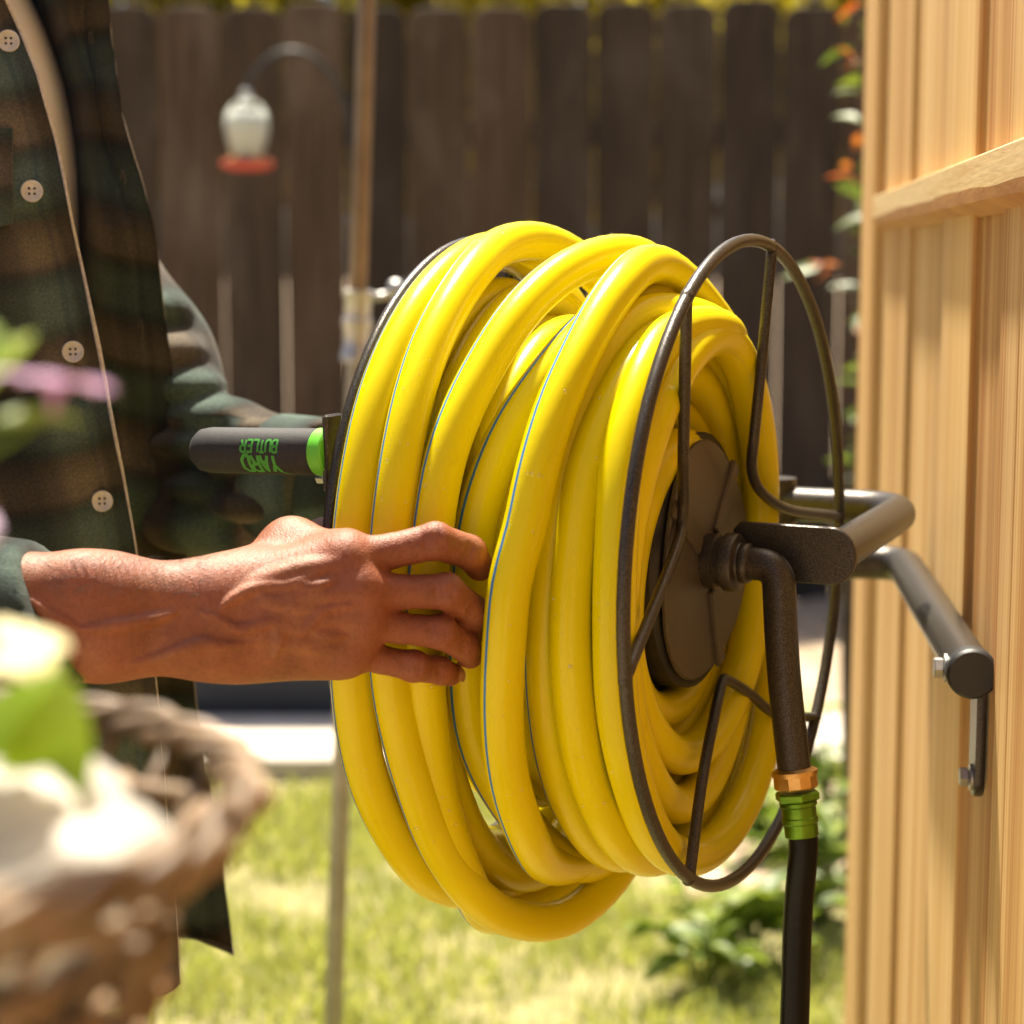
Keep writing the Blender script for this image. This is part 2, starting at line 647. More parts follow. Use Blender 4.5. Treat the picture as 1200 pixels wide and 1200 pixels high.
M_greybox = simple("dark_grey_panel", (.040, .041, .046), (.056, .057, .062), 5, .7, 0, .1, 40, .002)
M_white = simple("white_cotton", (.72, .70, .67), (.80, .78, .75), 30, .9, 0, .25, 260, .001, spec=.2)
M_tee = simple("cream_undershirt", (.80, .75, .68), (.86, .82, .76), 30, .95, 0, .35, 700, .0006, spec=.1)
M_denim = simple("brown_canvas", (.05, .035, .025), (.085, .06, .042), 60, .9, 0, .4, 500, .001, spec=.2)
M_shoe = simple("brown_leather", (.06, .035, .02), (.10, .06, .035), 40, .5, 0, .2, 200, .001)
M_hair = simple("dark_hair", (.02, .014, .01), (.05, .035, .025), 60, .6, 0, .5, 200, .002, (6, 6, 1))
M_button = simple("pearl_button", (.50, .46, .40), (.68, .63, .56), 160, .3, 0, .1, 500, .0003)
M_litedge = simple("lit_edge_pale", (.45, .38, .30), (.70, .62, .52), 400, .95, 0, .4, 900, .0005)  # pale tone stands for backlit shirt edges and a sliver of undershirt
M_holethread = simple("buttonhole_thread", (.07, .062, .05), (.13, .115, .09), 400, .95, 0, .3, 900, .0004)
M_wicker = simple("brown_wicker", (.085, .052, .026), (.30, .195, .105), 30, .55, 0, .4, 200, .001, rand=True)
M_moss = simple("potting_soil", (.05, .035, .02), (.14, .10, .05), 60, .95, 0, .8, 90, .004)
M_bark = simple("grey_bark", (.07, .05, .035), (.16, .12, .085), 20, .9, 0, .8, 60, .01, (1, 1, .3))
M_nail = simple("finger_nail", (.42, .19, .12), (.50, .25, .17), 120, .3, 0, 0)
M_leaf_dark = leaf_mat("shrub_leaf", (.035, .070, .012), (.15, .20, .030))
M_leaf_red = leaf_mat("red_young_leaf", (.30, .05, .015), (.46, .17, .03))
M_leaf_tree = leaf_mat("yellow_green_tree_leaf", (.30, .28, .02), (.52, .43, .05), .5)
M_leaf_fg = leaf_mat("lime_plant_leaf", (.17, .28, .010), (.26, .37, .015), .5)
M_leaf_ground = leaf_mat("low_plant_leaf", (.09, .16, .015), (.28, .34, .05), .45)
M_grass = leaf_mat("grass_blade", (.15, .235, .04), (.43, .42, .14), .42, .6)
M_petal_w = leaf_mat("white_petal", (.58, .56, .52), (.66, .63, .57), .3, .6)
M_petal_p = leaf_mat("purple_petal", (.40, .22, .46), (.52, .34, .56), .3, .5)
M_petal_y = leaf_mat("cream_petal", (.78, .70, .38), (.82, .76, .46), .35, .6)

mg, ng, bgl = new_mat("clear_glass")
bgl.inputs['Base Color'].default_value = (.93, .95, .9, 1)
bgl.inputs['Transmission Weight'].default_value = 1
bgl.inputs['Roughness'].default_value = .03
M_glass = mg
mw, nw, bw = new_mat("water_drop")
gl_ = nw.nodes.new("ShaderNodeBsdfGlossy")
gl_.inputs['Roughness'].default_value = .03
tp_ = nw.nodes.new("ShaderNodeBsdfTransparent")
ms_ = nw.nodes.new("ShaderNodeMixShader")
ms_.inputs[0].default_value = .10
nw.links.new(tp_.outputs[0], ms_.inputs[1])
nw.links.new(gl_.outputs[0], ms_.inputs[2])
nw.links.new(ms_.outputs[0], nw.nodes["Material Output"].inputs['Surface'])
M_drop = mw

# ------------------------------------------------------------------ the setting: ground, lawn, path, bed
def sheet(name, x0, x1, y0, y1, z, mat, kind='structure', bumpy=0, n=1):
    if n == 1:
        V = [(x0, y0, z), (x1, y0, z), (x1, y1, z), (x0, y1, z)]
        return tag(mesh_obj(name, V, [(0, 1, 2, 3)], mat, None, False), kind=kind)
    xs, ys = np.linspace(x0, x1, n), np.linspace(y0, y1, n)
    X, Y = np.meshgrid(xs, ys, indexing='ij')
    Zz = z + bumpy * (np.abs(np.sin(X * 7.3 + Y * 3.1) * np.cos(Y * 9.1 - X * 2.2)) + nrg.random(X.shape) * .8)
    V = np.stack([X, Y, Zz], -1).reshape(-1, 3)
    F = [(i * n + j, (i + 1) * n + j, (i + 1) * n + j + 1, i * n + j + 1) for i in range(n - 1) for j in range(n - 1)]
    return tag(mesh_obj(name, V, F, mat, None, True), kind=kind)


sheet("ground", -60, 60, -20, 100, -.02, M_soil)
sheet("lawn_soil", -3.5, 2.2, .4, 4.06, -.012, M_lawnsoil)
sheet("sandy_ground", .30, 2.4, 3.25, 4.055, -.008, M_soil, bumpy=.012, n=40)
sheet("sandy_bed", -4, 4, 4.47, 7.6, -.012, M_soil, bumpy=.02, n=70)
pm = MB()
pm.box((0, 4.26, 0.0), (1, 0, 0), (0, 1, 0), (0, 0, 1), 8, .40, .07, .006)
tag(pm.build("path", M_concrete, None, True, auto=30), kind='structure')


def make_grass():
    N = 110000
    x = nrg.uniform(-2.4, 1.9, N)
    y = 1.3 + nrg.random(N) * 2.76
    dens = np.sin(x * 7.1 + 1.3) * np.sin(y * 8.3 + x * 2) + .6 * np.sin(x * 15 + y * 4) * np.sin(y * 17) + nrg.normal(0, .40, N)
    keep = (dens > -.45) & ~((y > 3.27) & (x > .33 + .12 * np.sin(y * 9)))
    x, y = x[keep], y[keep]
    N = len(x)
    h = nrg.uniform(.018, .055, N)
    w = nrg.uniform(.0015, .0035, N)
    a = nrg.uniform(0, 2 * math.pi, N)
    lean = nrg.uniform(.2, 1.1, N) * h
    la = nrg.uniform(0, 2 * math.pi, N)
    base = np.stack([x, y, np.full(N, -.014)], 1)
    side = np.stack([np.cos(a) * w, np.sin(a) * w, np.zeros(N)], 1)
    mid = base + np.stack([np.cos(la) * lean * .35, np.sin(la) * lean * .35, h * .6], 1)
    tip = base + np.stack([np.cos(la) * lean, np.sin(la) * lean, h], 1)
    V = np.stack([base - side, base + side, mid + side * .7, mid - side * .7, tip], 1).reshape(-1, 3)
    i = np.arange(N) * 5
    me = bpy.data.meshes.new("lawn_grass")
    me.vertices.add(len(V))
    me.vertices.foreach_set("co", V.astype(np.float32).ravel())
    quads = np.stack([i, i + 1, i + 2, i + 3], 1)
    tris = np.stack([i + 3, i + 2, i + 4], 1)
    lv = np.concatenate([quads.ravel(), tris.ravel()])
    me.loops.add(len(lv))
    me.loops.foreach_set("vertex_index", lv.astype(np.int32))
    ls = np.concatenate([np.arange(N) * 4, N * 4 + np.arange(N) * 3])
    me.polygons.add(2 * N)
    me.polygons.foreach_set("loop_start", ls.astype(np.int32))
    me.materials.append(M_grass)
    me.update(calc_edges=True)
    me.validate()
    o = link("lawn_grass", me)
    tag(o, "short dry yellow green lawn grass in front of the path", "grass", kind='stuff')


make_grass()


# ------------------------------------------------------------------ leaves and plants
def leaf_data(name, L, W, mat, curl=.25, fold=.18, n=5):
    V, F = [], []
    for i in range(n + 1):
        t = i / n
        w = W * math.sin(math.pi * min(1, t * .96 + .02)) ** .8 * (1 - .25 * t)
        z = -curl * L * t * t
        V += [(-w / 2, t * L, z + fold * w), (0, t * L, z), (w / 2, t * L, z + fold * w)]
    for i in range(n):
        for j in range(2):
            a = i * 3 + j
            F.append((a, a + 1, a + 4, a + 3))
    return mesh_data(name, V, F, mat)


def place_leaf(me, p, yaw, pitch, roll, s, parent, name="leaf"):
    o = bpy.data.objects.new(name, me)
    COL.objects.link(o)
    o.location = p
    o.rotation_euler = (pitch, roll, yaw)
    o.scale = (s, s, s)
    if parent is not None:
        adopt(o, parent)
    return o


def foliage_cloud(name, centers, n, size, mat, parent):
    """many leaf-sized faces through the volume of several clumps, joined"""
    C = np.array([c[:3] for c in centers])
    R = np.array([c[3] for c in centers])
    k = nrg.integers(0, len(C), n)
    d = nrg.normal(0, 1, (n, 3))
    d /= np.linalg.norm(d, axis=1, keepdims=True)
    rad = nrg.random(n) ** .45
    p = C[k] + d * (R[k] * rad)[:, None] * np.array([1, 1, .85])
    t = nrg.normal(0, 1, (n, 3))
    t /= np.linalg.norm(t, axis=1, keepdims=True)
    b = np.cross(t, nrg.normal(0, 1, (n, 3)))
    b /= np.linalg.norm(b, axis=1, keepdims=True)
    s = (nrg.uniform(.6, 1.3, n) * size)[:, None]
    V = np.stack([p, p + t * s * .5 + b * s * .28, p + t * s, p + t * s * .5 - b * s * .28], 1).reshape(-1, 3)
    F = [(4 * i, 4 * i + 1, 4 * i + 2, 4 * i + 3) for i in range(n)]
    o = mesh_obj(name, V, F, mat, parent, False)
    o['kind'] = 'stuff'
    return o


# ------------------------------------------------------------------ back fence
FY = 6.2
fence = thing("board_fence", "tall dark stained dog-eared board fence across the back of the yard", "fence", (0, FY, 0))
pitch_m = 71.5 / FPX * FY
x0 = (156 - 600) / FPX * FY
fi = 0
for i in range(-24, 30):
    xc = x0 + i * pitch_m * 1.0 + (194 - 156) / FPX * FY - pitch_m * .5
    w = pitch_m - rnd.uniform(.0030, .0062)
    h = 1.834 + rnd.uniform(-.014, .016)
    d = .042
    poly = [(-w / 2, 0), (w / 2, 0), (w / 2, h - d), (w / 2 - d * .45, h - d * .25), (w / 2 - d * 1.1, h), (-w / 2 + d * 1.1, h), (-w / 2 + d * .45, h - d * .25), (-w / 2, h - d)]
    b = MB().prism(poly, (0, 0, 0), (1, 0, 0), (0, 0, 1), (0, 1, 0), .018, .0030)
    o = b.build("board", M_fence, None, False)
    o.location = (xc, FY + rnd.uniform(-.004, .004), 0.0)
    o.rotation_euler = (0, rnd.uniform(-.0008, .0008), rnd.uniform(-.02, .02))
    adopt(o, fence)
for z in (.35, 1.45):
    MB().box((x0 + pitch_m * 3, FY + .03, z), (1, 0, 0), (0, 1, 0), (0, 0, 1), pitch_m * 53, .035, .085, .003).build("rail", M_fence, fence, False)

# trees behind the fence
for (tx, ty, th, label) in ((-2.9, 8.0, 2.45, "yellow green tree showing above the fence beside the man's shoulder"),
                            (-1.05, 7.95, 2.45, "yellow green tree showing above the fence over the bird feeder"),
                            (.65, 8.0, 2.45, "yellow green tree showing above the fence over the middle of the reel"),
                            (-1.9, 8.3, 2.35, "yellow green tree showing above the left end of the fence"),
                            (-.2, 8.8, 2.5, "yellow green tree showing above the fence behind the copper pole"),
                            (1.5, 8.4, 2.4, "yellow green tree showing above the fence beside the cedar panel")):
    t = thing("garden_tree", label, "tree", (tx, ty, 0), "trees behind the board fence")
    tr = MB().tube(catmull([(tx, ty, -.05), (tx + .03, ty, .5), (tx - .03, ty + .03, 1.1), (tx + .05, ty, th - .5)], 5), np.linspace(.08, .03, 16), 10)
    for k in range(5):
        a = k * 1.3 + tx
        tr.tube(catmull([(tx, ty, 1.0 + .12 * k), (tx + .3 * math.cos(a), ty + .25 * math.sin(a), 1.35 + .12 * k), (tx + .6 * math.cos(a), ty + .45 * math.sin(a), 1.6 + .12 * k)], 4), np.linspace(.03, .008, 9), 7)
    tr.build("trunk", M_bark, t)
    cs = [(tx + rnd.uniform(-1.15, 1.15), ty + rnd.uniform(-.5, .5), rnd.uniform(1.45, th + .25), rnd.uniform(.24, .44)) for _ in range(34)]
    foliage_cloud("crown", cs, 11000, .08, M_leaf_tree, t)

# ------------------------------------------------------------------ cedar panel on the right
WD = np.array([math.sin(math.atan(243 / FPX)), math.cos(math.atan(243 / FPX)), 0])   # along the panel, away from us
WN = np.array([-WD[1], WD[0], 0])                                                     # out of its face, to the left
WA = .151                                                                             # how far right of the line through the eye


def wall_pt(Yd, z, out=0.0):
    """point on the panel's face at distance Yd"""
    p = WD * (Yd / WD[1]) + np.array([WA, 0, 0])
    return np.array([p[0], p[1], z]) + WN * out


panel = thing("cedar_panel", "new honey coloured cedar plank panel with a horizontal rail at right", "fence panel", tuple(wall_pt(1.4, 0)))
HGT = 1.62
seams = [1.845, 1.70, 1.60, 1.43, 1.345, 1.185, 1.115, 1.062, .992, .90, .80, .70, .60, .50, .40, .28, .16, .04, -.1]
for i in range(len(seams) - 1):
    a, b = seams[i], seams[i + 1]
    w = (a - b) / WD[1] - .0034
    out = (.0024, .0016, -.0024, -.0018, .0028, -.0026, -.0020, .0022, .0030, -.0012, .0014)[i % 11] + rnd.uniform(-.0006, .0006)
    o = MB().box((0, 0, HGT / 2), WD, WN, ZV, w, .018, HGT + .02, .0020).build("board", M_cedar, None, True, auto=30)
    c = wall_pt((a + b) / 2, 0, out - .009)
    o.location = tuple(c)
    adopt(o, panel)
o = MB().box((0, 0, HGT / 2), WD, WN, ZV, .165, .042, HGT + .02, .003).build("corner_post", M_cedar, None, True, auto=30)
o.location = tuple(wall_pt(1.93, 0, -.0095))
adopt(o, panel)
# rail: flat front, lower edge sloped back to the boards
rp = [(-.003, .055), (.0100, .055), (.0106, .0543), (.0106, .0375), (.0098, .0305), (-.003, .0236)]
Vr, Fr = [], []
ys = np.linspace(1.84, -.1, 90)
for yd in ys:
    wob = 0.0
    for (o_, z_) in rp:
        wv2 = (.0008 * math.sin(yd * 5.1 + 1) + .0007 * math.sin(yd * 17) + .0004 * math.sin(yd * 41)) if abs(z_ - .0375) < 1e-6 else 0
        Vr.append(wall_pt(yd, CAMH + z_ + wob + wv2, .0022 + o_))
n = len(rp)
for i in range(len(ys) - 1):
    for j in range(n):
        Fr.append((i * n + j, i * n + (j + 1) % n, (i + 1) * n + (j + 1) % n, (i + 1) * n + j))
Fr.append(tuple(range(n)))
Fr.append(tuple((len(ys) - 1) * n + j for j in range(n))[::-1])
m_r, nt_r, b_r = new_mat("cedar_rail_grain")
vv = coords(nt_r, "Object", (14, 1.6, 90))
g = noise(nt_r, vv, 1.0, 4, .6, 1.2)
vv2 = coords(nt_r, "Object", (300, 8, 420))
g2 = noise(nt_r, vv2, 1.0, 4, .6)
cc = mixc(nt_r, .6, ramp(nt_r, g, [(.3, (.60, .40, .17)), (.45, (.70, .52, .26)), (.65, (.74, .56, .30)), (.8, (.60, .40, .18))]), ramp(nt_r, g2, [(.3, (.75, .66, .6)), (.6, (1, 1, 1))]), 'MULTIPLY')
nt_r.links.new(cc, b_r.inputs['Base Color'])
b_r.inputs['Roughness'].default_value = .6
bump(nt_r, b_r, g2, .25, .0008)
ro = mesh_obj("rail", Vr, Fr, m_r, panel, False)
m_r2 = simple("cedar_wane_edge", (.42, .19, .06), (.56, .29, .10), 60, .65, 0, .3, 260, .001, (1, .25, 1))
ro.data.materials.append(m_r2)
for pi_, pl_ in enumerate(ro.data.polygons):
    if pi_ < (len(ys) - 1) * n and pi_ % n in (3, 4):
        pl_.material_index = 1

# ------------------------------------------------------------------ hose reel
AZ = math.radians(25.8)
DV = np.array([math.sin(AZ), math.cos(AZ), 0])          # in the disc plane, away from us
AX = np.array([-math.cos(AZ), math.sin(AZ), 0])         # reel axis, front ring -> rear ring
C0 = at(875, 660, 1.05)
RL = .157


def RP(th, r, u):
    t = math.radians(th)
    return C0 + AX * u + r * (math.cos(t) * ZV - math.sin(t) * DV)


def on_plane(x, y, u):
    q = ray(x, y)
    c = C0 + AX * u
    return EYE + q * (np.dot(c - EYE, AX) / np.dot(q, AX))


reel = thing("hose_reel", "dark bronze metal hose reel carrying a coiled yellow hose, bolted to the cedar panel", "hose reel", tuple(C0))
ring_r = .0034
for u, lab in ((0, None), (RL, None)):
    pts = [RP(t, .1705, u) for t in range(0, 360, 4)]
    MB().tube(pts, ring_r, 12, closed=True).build("ring", M_frame, reel)
# bent spokes: ring -> hub -> ring, three on each side
sp_px = [((803, 343), (801, 520), (800, 600), (790, 650), (746, 783)),
         ((904, 300), (893, 420), (884, 510), (881, 550), (893, 577), (925, 597), (979, 607)),
         ((811, 1012), (822, 920), (836, 845), (846, 801), (853, 797), (880, 814), (910, 837), (965, 862))]
su = [(0, .010, .018, .014, 0), (0, .003, .007, .011, .009, .005, 0), (0, .006, .013, .018, .018, .014, .009, 0)]
spoke_paths = []
for pp, uu in zip(sp_px, su):
    P = [on_plane(x, y, u) for (x, y), u in zip(pp, uu)]
    for e in (0, -1):
        rel = P[e] - C0
        rel = rel - AX * np.dot(rel, AX)
        P[e] = C0 + nrm(rel) * .1705
    spoke_paths.append(P)
    MB().tube(catmull(P, 10), .0030, 10).build("spoke", M_frame, reel)
    for e in (P[0], P[-1]):          # weld beads
        reel_w = MB().lathe([(.0005, -.0042), (.0028, -.0034), (.0036, 0), (.0028, .0034), (.0005, .0042)], e, nrm(P[0] - P[-1]), 10)
        reel_w.build("weld", M_frame, reel)
for pp, uu in zip(sp_px, su):        # rear side: mirrored spokes
    P = spoke_paths[sp_px.index(pp)]
    P = [p + AX * (RL - 2 * np.dot(p - C0, AX)) for p in P]
    MB().tube(catmull(P, 10), .0030, 8).build("spoke", M_frame, reel)
# hub: drum, pressed plate, collar
MB().lathe([(.066, .026), (.069, .028), (.069, RL - .028), (.066, RL - .026)], C0, AX, 40).build("drum", M_capblk, reel, True, auto=40)
hp = MB()
prof = []
poly = []
for k in range(48):
    t = k / 48 * 360
    rr = .0635 + .0035 * math.cos(math.radians(3 * (t - 20)))
    poly.append((rr * math.cos(math.radians(t)), rr * math.sin(math.radians(t))))
hp.prism(poly, C0 + AX * .0235, ZV, -DV, AX, .003, .0008)
hp.build("hub_plate", M_hub, reel, True, auto=35)
for k in range(3):
    hr = MB()
    P = spoke_paths[k][(2, 3, 4)[k]]
    rel = P - C0 - AX * np.dot(P - C0, AX)
    e = nrm(rel)
    s = np.cross(AX, e)
    hr.box(C0 + AX * .0215 + e * .040, e, s, AX, .046, .010, .0035, .001)
    hr.build("stiffening_rib", M_hub, reel, True, auto=35)
MB().lathe([(.0005, .023), (.0150, .023), (.0150, .016), (.0135, .0150), (.0135, .0120), (.0158, .0110), (.0158, .0060), (.0150, .0045), (.0110, .0035), (.0105, .0020), (.0005, .0020)][::-1], C0, AX, 28).build("swivel_collar", M_frame, reel, True, auto=35)
# inlet pipe: out of the hub, elbow, down to the brass coupling
pE = [C0 + AX * .006, C0 - AX * .0175, at(917, 780, 1.036), at(931, 903, 1.03)]
inlet = bend_path(pE, .024, 10)
MB().tube(inlet, .0089, 18).build("inlet_pipe", M_frame, reel, True, auto=50)
MB().lathe([(.0092, -.003), (.0108, -.0015), (.0108, .0025), (.0092, .004)], C0 + AX * .001, -AX, 20).build("weld", M_frame, reel)
# flat arm plate
pp = []
hw = .0155
pp += [(-.006, -hw), (-.006, hw - .004), (-.002, hw)]
L_ = .064
for k in range(13):
    t = math.pi / 2 - k / 12 * math.pi
    pp.append((L_ - hw + hw * math.cos(t) * .9, hw * math.sin(t)))
arm_c = C0 + AX * .007 + DV * .0165 + np.array([0, 0, .0045])
MB().prism(pp[::-1], arm_c, -AX, ZV, -DV, .0045, .0008).build("arm_plate", M_frame, reel, True, auto=35)
# U shaped swivel arm (tube) behind the plate, round the far side, back to the rear axle
ts = arm_c - AX * (L_ - hw) + DV * .002
te = at(1062, 597, 1.245)
tb = te + AX * (.075 + RL + .045) + np.array([0, 0, -.002])
tf = tb - (te - ts) * .98
arm = bend_path([ts, te, tb, tf], .034, 10)
MB().tube(arm, .0112, 18).build("swivel_arm", M_frame, reel, True, auto=60)
MB().tube([C0 + AX * (RL - .03), tf + np.array([0, 0, 0])], .0075, 14).build("axle", M_frame, reel, True, auto=60)
# wall bracket bar
bar_end = at(1139, 789, 1.05)
bar_far = wall_pt(1.44, bar_end[2], .0150)
piv = bar_far + WN * .20
piv[2] = bar_far[2]
bar = bend_path([bar_end, bar_far, piv], .026, 9)
MB().tube(bar, .0126, 20).build("bracket_bar", M_frame, reel, True, auto=60)
sl = arm[len(arm) // 2]
jp = te + AX * .085
MB().tube([np.array([jp[0], jp[1], bar_end[2] - .02]), np.array([jp[0], jp[1], jp[2] + .016])], .0125, 16).build("pivot_sleeve", M_frame, reel, True, auto=60)
MB().tube([piv, np.array([jp[0], jp[1], bar_end[2]])], .0126, 16).build("pivot_link", M_frame, reel, True, auto=60)
MB().lathe([(.0005, -.004), (.0122, -.004), (.0136, -.0025), (.0138, 0), (.0138, .008), (.0130, .009)], bar_end, nrm(bar_far - bar_end), 28).build("end_cap", M_capblk, reel, True, auto=40)
# wall strap with bolts
sc = wall_pt(1.085, bar_end[2] - .030, .0045)
sp_poly = [(-.014, .022), (.014, .022)] + [(.014 * math.cos(-k / 8 * math.pi), -.037 + .010 * math.sin(-k / 8 * math.pi)) for k in range(9)]
MB().prism(sp_poly[::-1], sc, WD, ZV, WN, .0055, .0008).build("wall_strap", M_frame, reel, True, auto=35)
hexa = [(math.cos(k * math.pi / 3), math.sin(k * math.pi / 3)) for k in range(6)]


def bolt(c, axis, r=.0055, name="bolt"):
    axis = nrm(axis)
    s = nrm(np.cross(axis, ZV))
    b = MB()
    b.prism([(x * r, y * r) for x, y in hexa], c + axis * .0045, s, ZV, axis, .005, .0006)
    b.lathe([(.0005, .0), (r * 1.35, .0), (r * 1.35, .0014), (.0005, .0014)], c, axis, 20)
    b.build(name, M_steel, reel, True, auto=30)


bolt(wall_pt(1.082, at(1160, 912, 1.08)[2], .0075), WN)
bolt(bar_end + nrm(bar_far - bar_end) * .013 + WN * .0118, WN, .0058)
o = MB().lathe([(.0005, 0), (.0035, 0), (.0035, .0015), (.0005, .002)], at(1073, 662, 1.40), WN, 12)
o.build("screw", M_steel, reel)
# rear crank lug and handle with foam grip
hc0 = at(391, 530, .985)
axis_h = nrm(AX * 1.0 + np.array([0, 0, .004]))
hx_end = at(232, 527, 1.030)
axis_h = nrm(hx_end - hc0)
HLEN = np.linalg.norm(hx_end - hc0)
MB().box(hc0 + axis_h * .0005, axis_h, DV, ZV, .0035, .016, .038, .001).build("crank_lug", M_frame, reel, True, auto=35)
bolt(hc0 + axis_h * .003 - np.array([0, 0, .013]), axis_h, .003, "lug_bolt")
gr = .0118
handle = MB().lathe([(.0005, .008), (gr - .0012, .008), (gr, .0095), (gr, HLEN - .010), (gr * .93, HLEN - .0045), (gr * .72, HLEN - .0012), (.0005, HLEN)], hc0, axis_h, 36).build("handle", M_grip, reel, True, auto=50)
MB().lathe([(.0005, .0), (.0112, .0), (.0121, .001), (.0121, .0078), (.0112, .0085), (.0005, .0085)], hc0, axis_h, 30).build("collar", M_green, handle, True, auto=40)
# lettering wrapped on the grip: two lines, upside down as seen from here
GLY = {'Y': [[(0, 1), (.5, .5), (1, 1)], [(.5, .5), (.5, 0)]],
       'A': [[(0, 0), (.5, 1), (1, 0)], [(.22, .36), (.78, .36)]],
       'R': [[(0, 0), (0, 1), (.7, 1), (1, .85), (1, .62), (.7, .47), (0, .47)], [(.5, .47), (1, 0)]],
       'D': [[(0, 0), (0, 1), (.6, 1), (1, .75), (1, .25), (.6, 0), (0, 0)]],
       'B': [[(0, 0), (0, 1), (.7, 1), (.95, .87), (.95, .66), (.7, .53), (0, .53)], [(.7, .53), (1, .38), (1, .15), (.7, 0), (0, 0)]],
       'U': [[(0, 1), (0, .2), (.25, 0), (.75, 0), (1, .2), (1, 1)]],
       'T': [[(0, 1), (1, 1)], [(.5, 1), (.5, 0)]],
       'L': [[(0, 1), (0, 0), (1, 0)]],
       'E': [[(1, 1), (0, 1), (0, 0), (1, 0)], [(0, .52), (.8, .52)]]}


def lettering(lines, parent):
    mb = MB()
    side = nrm(np.cross(axis_h, ZV))
    if side[1] > 0:
        side = -side                       # towards us
    upg = nrm(np.cross(side, axis_h))
    if upg[2] < 0:
        upg = -upg
    for (txt, x_start, x_end, v_lo, v_hi, wd) in lines:
        nL = len(txt)
        cw = (x_end - x_start) / nL
        for i, ch in enumerate(txt):
            for st in GLY[ch]:
                P = [(x_start + cw * (i + .10 + .76 * a), v_lo + (v_hi - v_lo) * b) for a, b in st]
                Q = []
                for a, b in zip(P[:-1], P[1:]):
                    m = max(2, int(math.hypot((b[0] - a[0]) * 1, (b[1] - a[1])) / .0012) + 1)
                    Q += [(a[0] + (b[0] - a[0]) * k / m, a[1] + (b[1] - a[1]) * k / m) for k in range(m)]
                Q.append(P[-1])
                Q = np.array(Q)
                T = np.gradient(Q, axis=0)
                T /= np.maximum(np.linalg.norm(T, axis=1, keepdims=True), 1e-9)
                Nn = np.stack([-T[:, 1], T[:, 0]], 1) * wd / 2
                V = []
                for q in np.stack([Q - Nn, Q + Nn], 1).reshape(-1, 2):
                    ang = q[1] / gr               # arc length around the grip, 0 = facing us
                    nrml = side * math.cos(ang) + upg * math.sin(ang)
                    V.append(hc0 + axis_h * q[0] + nrml * (gr + .00018))
                F = [(2 * k, 2 * k + 1, 2 * k + 3, 2 * k + 2) for k in range(len(Q) - 1)]
                mb.add(V, F)
    # leaf mark at the foot of the big Y
    for P, w0 in (([(.0282, -.0098), (.0262, -.0116), (.0243, -.0128), (.0222, -.0136)], .0019), ([(.0276, -.0112), (.0264, -.0126), (.0254, -.0136)], .0012)):
        V = []
        for i, (x, y) in enumerate(P):
            hwid = w0 / 2 * (1 - i / (len(P) - 1)) ** .7
            for sg in (-1, 1):
                ang = (y + sg * hwid) / gr
                V.append(hc0 + axis_h * (x + sg * hwid * .5) + (side * math.cos(ang) + upg * math.sin(ang)) * (gr + .00018))
        mb.add(V, [(2 * k, 2 * k + 1, 2 * k + 3, 2 * k + 2) for k in range(len(P) - 1)])
    return mb.build("lettering", M_print, parent, False)


# axis_h runs from the collar (right) to the grip's end (left): the words read from right to left, upside down
lettering([("YARD", .0262, .0500, -.0012, -.0110, .0019), ("BUTLER", .0262, .0500, .0068, .0005, .00125)], handle)

# ------------------------------------------------------------------ the yellow hose: one continuous run
HR = .0105


def cyl_hit(x, y, r):
    q = ray(x, y)
    o_ = EYE - C0
    qp = q - AX * np.dot(q, AX)
    op = o_ - AX * np.dot(o_, AX)
    A, B, Cc = qp @ qp, qp @ op, op @ op - r * r
    D = B * B - A * Cc
    if D < 0:
        return None
    t = (-B - math.sqrt(D)) / A
    X = o_ + q * t
    u = np.dot(X, AX)
    X = X - AX * u
    return math.degrees(math.atan2(-np.dot(X, DV), X[2])) % 360, r, u


keys = []          # (theta_total, r, u, stripe angle)
turn = 0


def inner_layer(r, u0, u1, turns, sag, phi):
    global turn
    n = int(turns * 8)
    t0 = turn * 360
    for k in range(n):
        th = t0 + k * 45
        c = math.cos(math.radians(th))
        s = max(0, -c) ** 1.5
        fr_ = max(0, -math.sin(math.radians(th))) ** 1.2
        start = .020 * max(0, 1 - k / 3) if turn == 0 else 0
        keys.append((th, r - start + sag * s - (r - .0795) * .72 * fr_ + rnd.uniform(-.0012, .0012), mix(u0, u1, k / n) + rnd.uniform(-.0015, .0015), phi + rnd.uniform(-8, 8)))
    turn += turns


def loop(near, far, phi):
    """near: list of (px, py, r) on the side facing us, top to bottom; far: list of (theta, r, u)"""
    global turn
    base = turn * 360
    for (x, y, r) in near:
        h = cyl_hit(x, y, r)
        if h is None:
            print('no hit', x, y, r)
            continue
        th = h[0] if h[0] < 300 else h[0] - 360
        keys.append((base + th, h[1], h[2], phi))
    for (th, r, u) in far:
        keys.append((base + th, r, u, phi))
    turn += 1


inner_layer(.081, .034, .140, 6, .002, 30)
inner_layer(.1005, .140, .016, 6, .004, 40)
inner_layer(.1200, .018, .140, 6, .010, 50)
